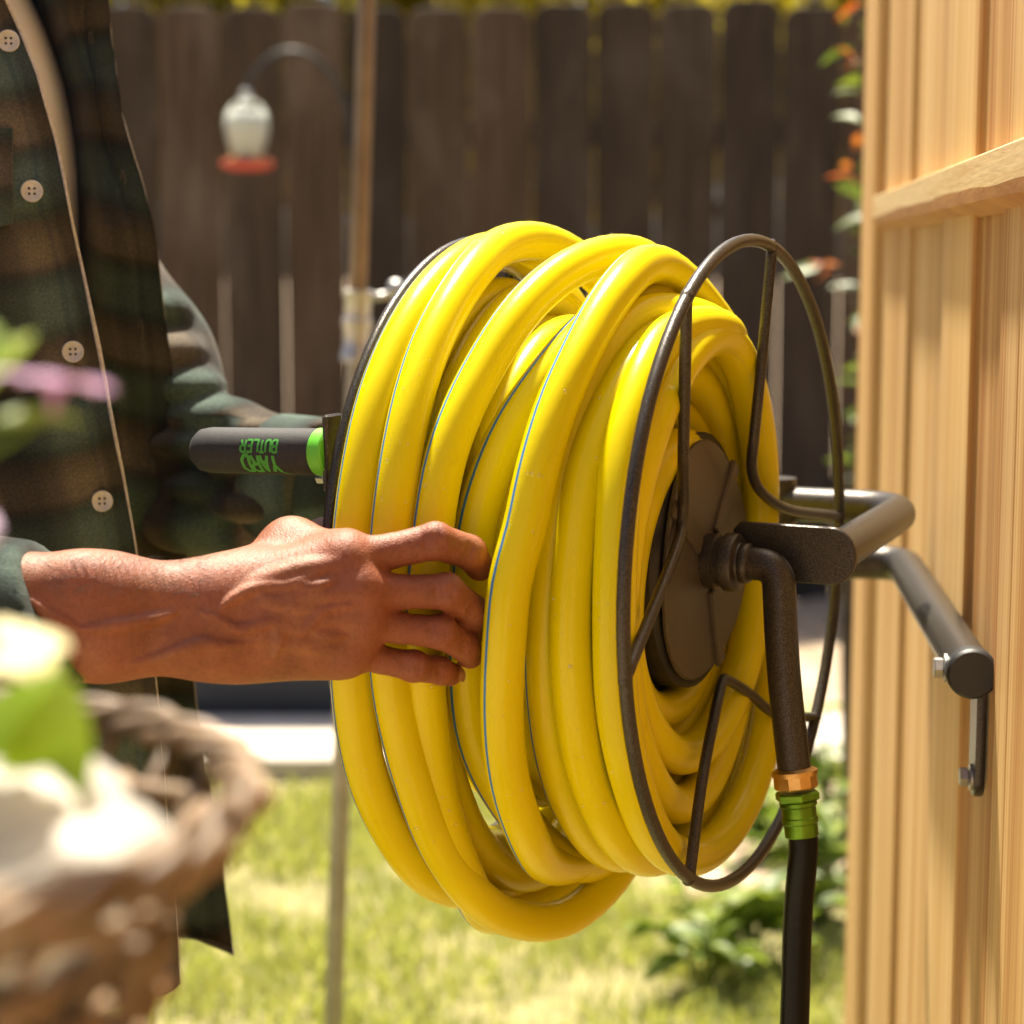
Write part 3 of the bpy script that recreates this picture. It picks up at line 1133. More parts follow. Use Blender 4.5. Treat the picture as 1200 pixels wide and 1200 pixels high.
# middle coils, rear to front
loop([], [(0, .139, .138), (60, .141, .137), (120, .148, .138), (180, .168, .138), (230, .145, .134), (270, .112, .130), (310, .122, .125)], 50)
loop([], [(0, .139, .120), (60, .141, .118), (120, .150, .120), (180, .182, .116), (230, .150, .108), (270, .114, .090), (310, .126, .066)], 50)
loop([(673, 403, .142), (633, 453, .140), (600, 500, .139), (577, 550, .138), (558, 610, .137), (548, 700, .137), (546, 790, .139), (552, 850, .142)],
     [(0, .141, .050), (150, .158, .090), (185, .176, .084), (230, .148, .072), (270, .112, .056), (320, .120, .036)], 20)
loop([(735, 378, .142), (705, 420, .141), (683, 470, .139), (668, 520, .137), (655, 590, .135)],
     [(0, .129, .028), (100, .137, .056), (140, .148, .060), (180, .164, .060), (230, .142, .054), (270, .108, .048), (320, .118, .042)], 40)
loop([(733, 447, .139), (708, 493, .139), (693, 533, .140), (682, 580, .140), (676, 637, .140), (671, 687, .141), (670, 773, .144), (677, 843, .147), (690, 908, .150), (707, 951, .155)],
     [(0, .119, .036), (160, .160, .038), (182, .160, .038), (225, .138, .040), (270, .106, .048), (315, .113, .042)], 75)
loop([(775, 400, .136), (752, 440, .139), (737, 490, .140), (727, 540, .140), (724, 600, .140), (720, 730, .141), (725, 843, .145), (740, 912, .150)],
     [(0, .124, .0165), (155, .157, .017), (180, .157, .0165), (200, .150, .0155), (230, .131, .018), (270, .1005, .028), (305, .103, .028), (338, .114, .021)], 80)
# outer loose coils, front to rear
loop([(718, 347, .162), (693, 388, .160), (670, 435, .160), (652, 475, .160), (637, 523, .160), (625, 567, .160), (612, 635, .161), (600, 665, .163), (593, 730, .165), (589, 786, .166), (589, 860, .168), (597, 919, .170), (612, 964, .172)],
     [(0, .1535, .043), (165, .171, .086), (185, .167, .083), (210, .152, .074), (240, .130, .066), (275, .112, .060), (330, .140, .062)], 27)
loop([(670, 314, .1645), (633, 341, .163), (602, 376, .162), (572, 423, .160), (547, 470, .160), (530, 510, .160), (518, 550, .160), (509, 603, .160), (499, 700, .162), (497, 800, .164), (505, 880, .168), (520, 960, .178), (546, 1030, .193)],
     [(0, .1630, .066), (172, .2035, .125), (186, .202, .115), (215, .172, .105), (245, .140, .104), (275, .120, .098), (330, .146, .096)], 29)
loop([(588, 288, .1715), (555, 318, .171), (528, 358, .170), (505, 403, .170), (490, 445, .170), (477, 497, .170), (467, 552, .170), (460, 600, .170), (455, 700, .171), (458, 800, .173), (470, 860, .176), (490, 929, .181), (511, 984, .187), (540, 1031, .1955)],
     [(0, .1705, .122), (158, .2025, .102), (167, .203, .092), (175, .198, .087), (183, .187, .080), (192, .173, .077), (215, .150, .084), (250, .134, .108), (280, .122, .124), (330, .148, .134)], 34)
loop([(548, 304, .169), (515, 331, .170), (485, 371, .171), (460, 420, .171), (440, 475, .172), (426, 540, .172), (417, 600, .173), (411, 700, .176), (412, 797, .180), (419, 860, .184), (434, 921, .188), (456, 968, .190), (488, 1016, .1945)],
     [(0, .164, .141), (155, .192, .132), (185, .180, .124), (225, .150, .124), (260, .125, .130), (300, .12, .136)], 38)


def spline1(x, y, xi):
    """cubic Hermite with limited slopes"""
    x, y = np.asarray(x, float), np.asarray(y, float)
    d = np.diff(y) / np.diff(x)
    h = np.diff(x)
    m = np.zeros_like(y)
    m[1:-1] = (d[:-1] * h[1:] + d[1:] * h[:-1]) / (h[:-1] + h[1:])
    m[0], m[-1] = d[0], d[-1]
    i = np.clip(np.searchsorted(x, xi) - 1, 0, len(h) - 1)
    t = (xi - x[i]) / h[i]
    return ((2 * t ** 3 - 3 * t ** 2 + 1) * y[i] + (t ** 3 - 2 * t ** 2 + t) * h[i] * m[i] + (-2 * t ** 3 + 3 * t ** 2) * y[i + 1] + (t ** 3 - t ** 2) * h[i] * m[i + 1])


keys.sort(key=lambda k: k[0])
kk = [keys[0]]
for k in keys[1:]:
    if k[0] - kk[-1][0] > 4:
        kk.append(k)
KT, KR, KU, KP = map(np.array, zip(*kk))
TH = np.arange(KT[0], KT[-1], 3.0)
HRr, HU, HP = spline1(KT, KR, TH), spline1(KT, KU, TH), np.interp(TH, KT, KP)
# smooth lightly
for _ in range(3):
    HRr[1:-1] = (HRr[:-2] + 2 * HRr[1:-1] + HRr[2:]) / 4
    HU[1:-1] = (HU[:-2] + 2 * HU[1:-1] + HU[2:]) / 4
ct, st_ = np.cos(np.radians(TH)), np.sin(np.radians(TH))
RAD = ct[:, None] * ZV - st_[:, None] * DV
HPATH = C0 + AX * HU[:, None] + RAD * HRr[:, None]
HT = np.gradient(HPATH, axis=0)
HT /= np.linalg.norm(HT, axis=1, keepdims=True)
HA = RAD - HT * np.sum(RAD * HT, 1)[:, None]
HA /= np.linalg.norm(HA, axis=1, keepdims=True)
HB = AX - HT * (HT @ AX)[:, None]
HB -= HA * np.sum(HA * HB, 1)[:, None]
HB /= np.linalg.norm(HB, axis=1, keepdims=True)
NS = 40
ph = np.linspace(-math.pi, math.pi, NS, endpoint=False)
rollp = np.radians(HP)
ang = ph[None, :] + rollp[:, None]
HV = HPATH[:, None] + HR * (HA[:, None] * np.cos(ang)[..., None] + HB[:, None] * np.sin(ang)[..., None])
seg = np.concatenate([[0], np.cumsum(np.linalg.norm(np.diff(HPATH, axis=0), axis=1))])
hcv = np.zeros((len(TH), NS, 3))
hcv[..., 0] = seg[:, None]
hcv[..., 1] = ph[None, :]
m_ = len(TH)
ii, jj = np.meshgrid(np.arange(m_ - 1), np.arange(NS), indexing='ij')
HF = np.stack([ii * NS + jj, (ii + 1) * NS + jj, (ii + 1) * NS + (jj + 1) % NS, ii * NS + (jj + 1) % NS], -1).reshape(-1, 4)
HF = [tuple(q) for q in HF] + [tuple(range(NS)), tuple((m_ - 1) * NS + j for j in range(NS))[::-1]]
hose = tag(thing("garden_hose", "thick glossy yellow garden hose with a thin blue stripe, wound on the reel", "hose", tuple(C0)))
mesh_obj("coiled_tube", HV.reshape(-1, 3), HF, M_hose, hose, True, {"hc": hcv.reshape(-1, 3)})
# water drops on the outer coils
db = MB()
cand = [i for i in range(len(TH)) if TH[i] > (turn - 6.1) * 360 and (TH[i] % 360) < 135]
ico_v = []
for i in range(230):
    k = rnd.choice(cand)
    th_m = TH[k] % 360
    ang_ = math.radians(rnd.uniform(-55, 40)) if rnd.random() < .8 else math.radians(rnd.uniform(-70, 60))
    nr = HA[k] * math.cos(ang_) + HB[k] * math.sin(ang_)
    if HU[k] > .13 and rnd.random() < .8:
        continue
    pc = HPATH[k] + nr * (HR - .0002)
    r = rnd.choice([.0005, .0006, .0007, .0008, .0010, .0013])
    db.lathe([(r * 1.0, 0), (r * .93, r * .35), (r * .62, r * .66), (r * .2, r * .78)], pc, nr, 9)
d_o = db.build("water_drops", M_drop, hose, True)
d_o['kind'] = 'stuff'

# ------------------------------------------------------------------ black leader hose with brass coupling
pe = inlet[-1]
pdir = nrm(inlet[-1] - inlet[-2])
lead = thing("leader_hose", "black rubber supply hose with green ferrule and brass nut hanging below the reel pipe", "hose", tuple(pe))
s1 = nrm(np.cross(pdir, DV))
s2 = np.cross(pdir, s1)
bn = MB().prism([(x * .0118, y * .0118) for x, y in [(math.cos(k * math.pi / 6), math.sin(k * math.pi / 6)) for k in range(12)]], pe + pdir * .005, s1, s2, pdir, .0095, .0012)
bn.lathe([(.0095, -.0015), (.0122, 0), (.0122, .0025), (.0105, .003)], pe + pdir * .0, pdir, 24)
bn.build("brass_nut", M_brass, lead, True, auto=25)
gf = MB().prism([(x * .0122, y * .0122) for x, y in hexa], pe + pdir * .0135, s1, s2, pdir, .0048, .0010)
gf.lathe([(.0092, .0158), (.0100, .0165), (.0100, .0185), (.0092, .0192), (.0092, .0245), (.0097, .0250), (.0097, .0275), (.0090, .0283), (.0090, .0345), (.0085, .0352)], pe, pdir, 26)
gf.build("green_ferrule", M_greenmetal, lead, True, auto=25)
l0 = pe + pdir * .030
lp = catmull([l0, l0 + pdir * .012, at(935, 1075, 1.026), at(931, 1200, 1.02), at(922, 1420, 1.01), at(905, 1900, 1.01), at(890, 2500, 1.02),
              np.array([.22, 1.05, .03]), np.array([.20, 1.25, .008]), np.array([.05, 1.6, .006]), np.array([-.2, 1.7, .006])], 12)
MB().tube(lp, .0079, 18).build("rubber_tube", M_blackhose, lead, True)
# ------------------------------------------------------------------ SDF modelling (hand, body, sleeves)
def sd_cap(P, a, b, ra, rb):
    ba = b - a
    L2 = max(float(ba @ ba), 1e-12)
    h = np.clip(((P - a) @ ba) / L2, 0, 1)
    return np.linalg.norm(P - a - h[..., None] * ba, axis=-1) - (ra + (rb - ra) * h)


def sd_ell(P, c, r, rot=None):
    q = P - c
    if rot is not None:
        q = q @ rot
    k0 = np.linalg.norm(q / r, axis=-1)
    k1 = np.linalg.norm(q / (r * r), axis=-1)
    return k0 * (k0 - 1) / np.maximum(k1, 1e-9)


def smin(a, b, k):
    h = np.clip(.5 + .5 * (b - a) / k, 0, 1)
    return b + (a - b) * h - k * h * (1 - h)


class SDF:
    def __init__(s):
        s.ops = []

    def cap(s, a, b, ra, rb=None, k=.006, sub=False):
        a, b = np.asarray(a, float), np.asarray(b, float)
        rb = ra if rb is None else rb
        R = max(ra, rb) + k + .004
        s.ops.append(('c', (a, b, ra, rb), k, sub, np.minimum(a, b) - R, np.maximum(a, b) + R))
        return s

    def chain(s, pts, rs, k):
        for i in range(len(pts) - 1):
            s.cap(pts[i], pts[i + 1], rs[i], rs[i + 1], k)
        return s

    def ell(s, c, r, k=.01, rot=None):
        c, r = np.asarray(c, float), np.asarray(r, float)
        R = r.max() + k + .004
        s.ops.append(('e', (c, r, rot), k, False, c - R, c + R))
        return s

    def ev(s, P, D=None):
        D = np.full(P.shape[:-1], 1.0) if D is None else D
        for t, a, k, sub, lo, hi in s.ops:
            d = sd_cap(P, *a) if t == 'c' else sd_ell(P, *a)
            D = -smin(-D, d, k) if sub else smin(D, d, k)
        return D

    def grid(s, lo, hi, h):
        lo, hi = np.asarray(lo, float), np.asarray(hi, float)
        n = np.ceil((hi - lo) / h).astype(int) + 1
        ax = [lo[i] + np.arange(n[i]) * h for i in range(3)]
        D = np.full(tuple(n), .05)
        for t, a, k, sub, blo, bhi in s.ops:
            m = .012
            i0 = [max(0, int((blo[i] - m - lo[i]) / h)) for i in range(3)]
            i1 = [min(n[i], int((bhi[i] + m - lo[i]) / h) + 2) for i in range(3)]
            if any(i1[i] <= i0[i] for i in range(3)):
                continue
            sl = tuple(slice(i0[i], i1[i]) for i in range(3))
            G = np.stack(np.meshgrid(ax[0][sl[0]], ax[1][sl[1]], ax[2][sl[2]], indexing='ij'), -1)
            d = sd_cap(G, *a) if t == 'c' else sd_ell(G, *a)
            D[sl] = -smin(-D[sl], d, k) if sub else smin(D[sl], d, k)
        return D, ax

    def trace(s, x, y, t0=.6, t1=1.6):
        q = ray(x, y)
        L = np.linalg.norm(q)
        q = q / L
        t = t0
        for _ in range(90):
            d = float(s.ev((EYE + q * t)[None])[0])
            if d < .0001:
                return EYE + q * t
            t += d * .9
            if t > t1:
                return None
        return EYE + q * t


def surface_nets(D, ax):
    h = ax[0][1] - ax[0][0]
    org = np.array([a[0] for a in ax])
    S = D < 0
    cs = [(i, j, k) for i in (0, 1) for j in (0, 1) for k in (0, 1)]
    n = np.array(D.shape)
    view = lambda A, o: A[o[0]:n[0] - 1 + o[0], o[1]:n[1] - 1 + o[1], o[2]:n[2] - 1 + o[2]]
    cnt = sum(view(S, o).astype(np.int8) for o in cs)
    act = (cnt > 0) & (cnt < 8)
    idx = np.argwhere(act)
    vid = np.full(act.shape, -1, np.int64)
    vid[act] = np.arange(len(idx))
    vals = {o: D[idx[:, 0] + o[0], idx[:, 1] + o[1], idx[:, 2] + o[2]] for o in cs}
    acc = np.zeros((len(idx), 3))
    c = np.zeros(len(idx))
    for a in cs:
        for d in range(3):
            if a[d] == 0:
                b = list(a)
                b[d] = 1
                b = tuple(b)
                va, vb = vals[a], vals[b]
                m = (va < 0) != (vb < 0)
                t = np.where(m, va / np.where(m, va - vb, 1), 0)
                p = np.tile(np.array(a, float), (len(idx), 1))
                p[:, d] += t
                acc += p * m[:, None]
                c += m
    V = org + (idx + acc / c[:, None]) * h
    F = []
    for d in range(3):
        e1, e2 = [(1, 2), (2, 0), (0, 1)][d]
        sl0 = [slice(None)] * 3
        sl1 = [slice(None)] * 3
        sl0[d] = slice(0, n[d] - 1)
        sl1[d] = slice(1, n[d])
        a, b = S[tuple(sl0)], S[tuple(sl1)]
        ch = a != b
        e = np.argwhere(ch)
        e = e[(e[:, e1] > 0) & (e[:, e2] > 0) & (e[:, e1] < n[e1] - 1) & (e[:, e2] < n[e2] - 1)]
        inside = a[e[:, 0], e[:, 1], e[:, 2]]

        def cell(o1, o2):
            q = e.copy()
            q[:, e1] -= o1
            q[:, e2] -= o2
            return vid[q[:, 0], q[:, 1], q[:, 2]]
        Q = np.stack([cell(1, 1), cell(0, 1), cell(0, 0), cell(1, 0)], 1)
        Q[~inside] = Q[~inside][:, ::-1]
        F.append(Q)
    return V, np.concatenate(F)


# ---- right forearm and hand (fine)
arm_s = SDF()
elb = at(-150, 716, .885)
HY = -.002                                        # small push of the whole hand


def hp_(x, y, Y):
    return at(x, y, Y + HY)


# forearm: radius side (top) and ulna side (bottom)
arm_s.cap(hp_(-160, 700, .892), hp_(120, 700, .906), .0230, .0185, .012)
arm_s.cap(hp_(-160, 735, .890), hp_(120, 745, .905), .0240, .0185, .020)
arm_s.cap(hp_(120, 700, .906), hp_(245, 702, .914), .0185, .0165, .014)
arm_s.cap(hp_(120, 746, .905), hp_(245, 750, .912), .0185, .0165, .014)
arm_s.cap(hp_(-120, 690, .884), hp_(95, 682, .898), .0150, .0080, .012)     # long muscle on top
arm_s.cap(hp_(90, 684, .896), hp_(235, 714, .908), .0085, .0030, .014)      # its tendon crossing to the wrist
arm_s.ell(hp_(212, 752, .900), (.010, .008, .009), .010)                    # ulna head
# carpals and metacarpals
W = {'i': hp_(262, 694, .918), 'm': hp_(262, 712, .914), 'r': hp_(260, 732, .914), 'p': hp_(258, 752, .916)}
MCP = {'i': hp_(408, 655, .921), 'm': hp_(424, 692, .916), 'r': hp_(424, 729, .917), 'p': hp_(410, 763, .921)}
arm_s.cap(hp_(235, 705, .916), hp_(285, 700, .920), .0160, .0150, .012)
arm_s.cap(hp_(235, 748, .915), hp_(290, 750, .920), .0155, .0150, .012)
arm_s.cap(W['i'], MCP['i'], .0140, .0118, .012)
arm_s.cap(W['m'], MCP['m'], .0140, .0122, .012)
arm_s.cap(W['r'], MCP['r'], .0140, .0118, .012)
arm_s.cap(W['p'], MCP['p'], .0145, .0110, .012)
arm_s.cap(hp_(285, 757, .926), hp_(395, 765, .930), .0150, .0115, .012)     # heel of the hand, little finger side
arm_s.cap(hp_(290, 700, .930), hp_(390, 668, .936), .0130, .0110, .014)     # palm under the index
# thumb: base swells above the wrist, the thumb itself goes away behind the rear ring
arm_s.chain([hp_(285, 690, .925), hp_(340, 644, .950), hp_(383, 636, .985), hp_(412, 642, 1.015)], [.0150, .0115, .0100, .0080], .012)
arm_s.cap(hp_(345, 642, .948), hp_(405, 652, .930), .0085, .0090, .016)     # web to the index
# fingers
FJ = {'i': [MCP['i'], hp_(510, 634, .9285), hp_(550, 647, .9400), hp_(562, 664, .9500)],
      'm': [MCP['m'], hp_(523, 693, .9255), hp_(553, 716, .9400), hp_(555, 738, .9510)],
      'r': [MCP['r'], hp_(516, 741, .9265), hp_(545, 757, .9400), hp_(551, 768, .9500)],
      'p': [MCP['p'], hp_(484, 781, .9290), hp_(516, 786, .9395), hp_(527, 790, .9475)]}
FR = {'i': [.0106, .0088, .0082, .0070], 'm': [.0106, .0085, .0080, .0069], 'r': [.0098, .0078, .0074, .0065], 'p': [.0092, .0071, .0067, .0059]}
for f in 'impr':
    J, r = FJ[f], FR[f]
    mid = (J[0] + J[1]) / 2 + np.array([0, .0008, -.0006])
    arm_s.cap(J[0], mid, r[0] * .94, r[1] * .93, .0026)
    arm_s.cap(mid, J[1], r[1] * .93, r[1], .0016)
    arm_s.cap(J[1], J[2], r[1] * .98, r[2], .0020)
    arm_s.cap(J[2], J[3], r[2] * .98, r[3], .0020)
    # knuckle caps
    arm_s.ell(J[1] + np.array([.0006, -.0022, .0010]), (.0066, .0066, .0066), .004)
    arm_s.ell(J[0] + np.array([-.001, -.0040, .001]), (.0085, .0080, .0086), .006)
# webs between the fingers
for a, b in (('i', 'm'), ('m', 'r'), ('r', 'p')):
    pa, pb = mix(FJ[a][0], FJ[a][1], .16), mix(FJ[b][0], FJ[b][1], .16)
    arm_s.cap(pa + np.array([0, .004, 0]), pb + np.array([0, .004, 0]), .0060, .0060, .005)
# surface details: tendons and veins follow the traced skin


def skin_line(pts, r, k, depth, sub=False, s_base=None, n=4):
    pp_ = catmull([(x, y, 0) for x, y in pts], n)[:, :2]
    Q = [s_base.trace(x, y) for x, y in pp_]
    Q = [q for q in Q if q is not None]
    out = [q + nrm(q - EYE) * depth for q in Q]
    m = len(out)
    for i in range(m - 1):
        t0, t1 = i / max(m - 1, 1), (i + 1) / max(m - 1, 1)
        f = lambda t: r * (.20 + .80 * min(1, 3.2 * t, 3.2 * (1 - t)))
        arm_d.cap(out[i], out[i + 1], f(t0), f(t1), k, sub)


arm_d = SDF()
arm_d.ops = list(arm_s.ops)
skin_line([(285, 690), (340, 672), (395, 660)], .0030, .0050, .0022, s_base=arm_s)
skin_line([(290, 706), (350, 700), (412, 694)], .0028, .0050, .0022, s_base=arm_s)
skin_line([(290, 722), (350, 725), (412, 728)], .0026, .0050, .0022, s_base=arm_s)
skin_line([(285, 742), (340, 750), (398, 760)], .0024, .0050, .0022, s_base=arm_s)
VE = [[(258, 713), (276, 700), (300, 690), (337, 686), (360, 678), (378, 668)],
      [(238, 717), (254, 725), (277, 737), (298, 734), (319, 730), (345, 736), (360, 735), (372, 722), (384, 714), (412, 709)],
      [(94, 738), (125, 734), (150, 731), (185, 724), (205, 718)],
      [(150, 778), (180, 771), (215, 760), (240, 754), (264, 757), (300, 752)],
      [(319, 730), (328, 745), (322, 768)],
      [(300, 690), (318, 706), (350, 712), (384, 714)],
      [(30, 700), (60, 722), (94, 738)],
      [(360, 735), (380, 744), (404, 745)],
      [(337, 686), (366, 688), (392, 680)]]
for v in VE:
    skin_line(v, .0024, .0022, .0000, s_base=arm_s)
# creases over the knuckles
for f in 'impr':
    J, r = FJ[f], FR[f]
    for (jj_, cnts) in ((1, (-.0052, -.0030, -.0010, .0012, .0034)), (2, (-.0014, .0006))):
        d = nrm(J[jj_] - J[jj_ - 1])
        sdir = nrm(np.cross(d, nrm(J[jj_] - EYE)))
        for o_ in cnts:
            c = J[jj_] + d * (o_ + rnd.uniform(-.0004, .0004))
            rr = r[jj_] * rnd.uniform(.45, .75)
            pts3 = []
            for t in (-1, -.5, 0, .5, 1):
                p = c + sdir * rr * t + d * (.0007 * t * t)
                v = p - EYE
                z = v @ FW
                pts3.append((600 + FPX * (v @ RT) / z, 600 - FPX * (v @ UPV) / z))
            skin_line(pts3, .0008, .0010, -.0001, True, s_base=arm_s, n=2)
lo, hi = at(-120, 845, .86), at(600, 580, .90)
D, axg = arm_d.grid((-.285, .845, min(lo[2], .85)), (.005, 1.035, hi[2] + .01), .00105)
HVt, HFt = surface_nets(D, axg)
fl = np.zeros(len(HVt))
for f in 'impr':
    for jn, s, w_ in ((0, .012, .35), (1, .009, .5), (3, .012, .6)):
        fl = np.maximum(fl, w_ * np.exp(-np.sum((HVt - FJ[f][jn]) ** 2, 1) / (2 * s * s)))

# ---- the rest of the body (coarser), man standing in profile facing the reel
PX, PY = -.395, 1.245
bd = SDF()
bd.ell((PX, PY, 1.10), (.118, .165, .20), .05)
bd.ell((PX - .005, PY, .90), (.112, .155, .16), .05)
bd.ell((PX - .01, PY, .80), (.118, .165, .12), .05)
bd.cap((PX - .01, PY - .135, 1.225), (PX - .01, PY + .135, 1.225), .050, .050, .05)
bd.cap((PX, PY, 1.27), (PX + .025, PY, 1.36), .055, .052, .04)
bd.ell((PX + .045, PY, 1.455), (.098, .076, .112), .03)
bd.ell((PX + .085, PY, 1.395), (.045, .050, .048), .03)        # jaw
bd.cap((PX + .135, PY, 1.462), (PX + .155, PY, 1.436), .009, .012, .012)   # nose
bd.ell((PX + .122, PY, 1.402), (.010, .022, .006), .006)       # lips
bd.ell((PX + .030, PY - .078, 1.445), (.018, .007, .028), .006)
bd.ell((PX + .030, PY + .078, 1.445), (.018, .007, .028), .006)
# right arm
bd.chain([(PX - .005, PY - .172, 1.205), np.array([-.378, .935, .930]), hp_(-60, 717, .895)], [.040, .034, .028], .03)
# left arm, hand behind the reel on the rear rods
lel = at(220, 574, 1.280)
lwr = at(428, 590, 1.215)
bd.chain([(PX - .01, PY + .175, 1.20), lel, lwr], [.048, .034, .027], .02)
lh = at(500, 596, 1.20)
bd.cap(lwr, lh, .022, .020, .02)
for k in range(4):
    a_ = lh + np.array([.0, -.01, .028 - .018 * k])
    bd.chain([a_, a_ + np.array([.03, -.006, 0]), a_ + np.array([.038, -.026, -.003]), a_ + np.array([.026, -.04, -.004])], [.0095, .009, .008, .007], .004)
bd.chain([lwr + np.array([.015, -.005, .012]), lwr + np.array([.035, -.025, .028]), lwr + np.array([.055, -.04, .03])], [.014, .011, .009], .008)
# legs
for sgn in (-1, 1):
    bd.chain([(PX - .01, PY + sgn * .09, .78), (PX + .035, PY + sgn * .10, .43), (PX - .02, PY + sgn * .11, .09), (PX - .02, PY + sgn * .11, .06)], [.085, .056, .040, .040], .03)
    bd.chain([(PX - .03, PY + sgn * .11, .045), (PX + .13, PY + sgn * .125, .03)], [.035, .028], .02)
D, axg = bd.grid((-.62, .86, .0), (.02, 1.52, 1.60), .0085)
BV, BF = surface_nets(D, axg)
allV = np.concatenate([HVt, BV])
allF = np.concatenate([HFt, BF + len(HVt)])
person = thing("person", "man in dark green and brown plaid overshirt and cream undershirt, hand on the yellow hose", "person", (PX, PY, 0))
body = mesh_obj("body", allV, allF, M_skin, person, True, {"flush": np.concatenate([fl, np.zeros(len(BV))])})
# finger nails
for f in 'imrp':
    J, r = FJ[f], FR[f]
    d = nrm(J[3] - J[2])
    nrml = nrm(np.array([.72, -.45, .30]) - d * np.dot(np.array([.72, -.45, .30]), d))
    s = np.cross(d, nrml)
    nb = []
    for i in range(5):
        for j in range(5):
            a_ = (j - 2) / 2 * .75
            tt = (i / 4 - .35) * .0095
            nb.append(J[3] + d * tt + (nrml * math.cos(a_) + s * math.sin(a_)) * (r[3] * 1.02 + .0003 - .0004 * abs(i - 2)))
    o = mesh_obj("nail", nb, [(i * 5 + j, i * 5 + j + 1, i * 5 + j + 6, i * 5 + j + 5) for i in range(4) for j in range(4)], M_nail, body)
# forearm hairs along the upper edge
hb = MB()
for k in range(150):
    x = rnd.uniform(50, 235)
    y = rnd.uniform(652, 700) if rnd.random() < .6 else rnd.uniform(652, 668)
    q = arm_s.trace(x, y)
    if q is None:
        continue
    n_ = nrm(np.array([rnd.uniform(.2, .9), rnd.uniform(-.9, -.2), rnd.uniform(.3, 1.0)]))
    t_ = nrm(np.array([1, 0, rnd.uniform(-.3, .35)]))
    L = rnd.uniform(.004, .009)
    hb.tube([q - n_ * .0003, q + n_ * L * .35 + t_ * L * .3, q + n_ * L * .45 + t_ * L * .9], [.00007, .00006, .00002], 3, False)
ho = hb.build("arm_hair", M_hair, body)
ho['kind'] = 'stuff'
# head hair
hs = SDF()
hs.ell((PX + .030, PY, 1.480), (.100, .083, .105), .02)
hs.cap((PX + .11, PY - .05, 1.40), (PX + .11, PY + .05, 1.40), .045, .045, .01, True)
hs.ell((PX + .06, PY, 1.535), (.075, .066, .05), .02)
D, axg = hs.grid((-.55, 1.10, 1.30), (-.22, 1.39, 1.62), .008)
v_, f_ = surface_nets(D, axg)
mesh_obj("hair", v_, f_, M_hair, body)
# undershirt: a skin over the trunk
us = SDF()
us.ell((PX, PY, 1.10), (.126, .171, .205), .05)
us.ell((PX - .005, PY, .90), (.122, .161, .17), .05)
us.cap((PX - .01, PY - .15, 1.235), (PX - .01, PY + .15, 1.235), .064, .064, .05)
D, axg = us.grid((-.60, .98, .74), (-.20, 1.52, 1.33), .008)
v_, f_ = surface_nets(D, axg)
mesh_obj("undershirt", v_, f_, M_tee, person)
# trousers and shoes
tr = SDF()
tr.ell((PX - .01, PY, .80), (.126, .172, .125), .05)
for sgn in (-1, 1):
    tr.chain([(PX - .01, PY + sgn * .09, .78), (PX + .035, PY + sgn * .10, .43), (PX - .02, PY + sgn * .11, .10)], [.096, .072, .062], .03)
D, axg = tr.grid((-.62, 1.0, .03), (-.2, 1.5, .95), .01)
v_, f_ = surface_nets(D, axg)
mesh_obj("trousers", v_, f_, M_denim, person)
for sgn in (-1, 1):
    so = SDF()
    so.chain([(PX - .055, PY + sgn * .11, .045), (PX + .06, PY + sgn * .12, .045), (PX + .15, PY + sgn * .13, .033)], [.044, .045, .036], .02)
    D, axg = so.grid((PX - .12, PY + sgn * .12 - .07, -.02), (PX + .21, PY + sgn * .12 + .07, .12), .006)
    v_, f_ = surface_nets(D, axg)
    v_[:, 2] = np.maximum(v_[:, 2], -.005)
    mesh_obj("shoe", v_, f_, M_shoe, person)

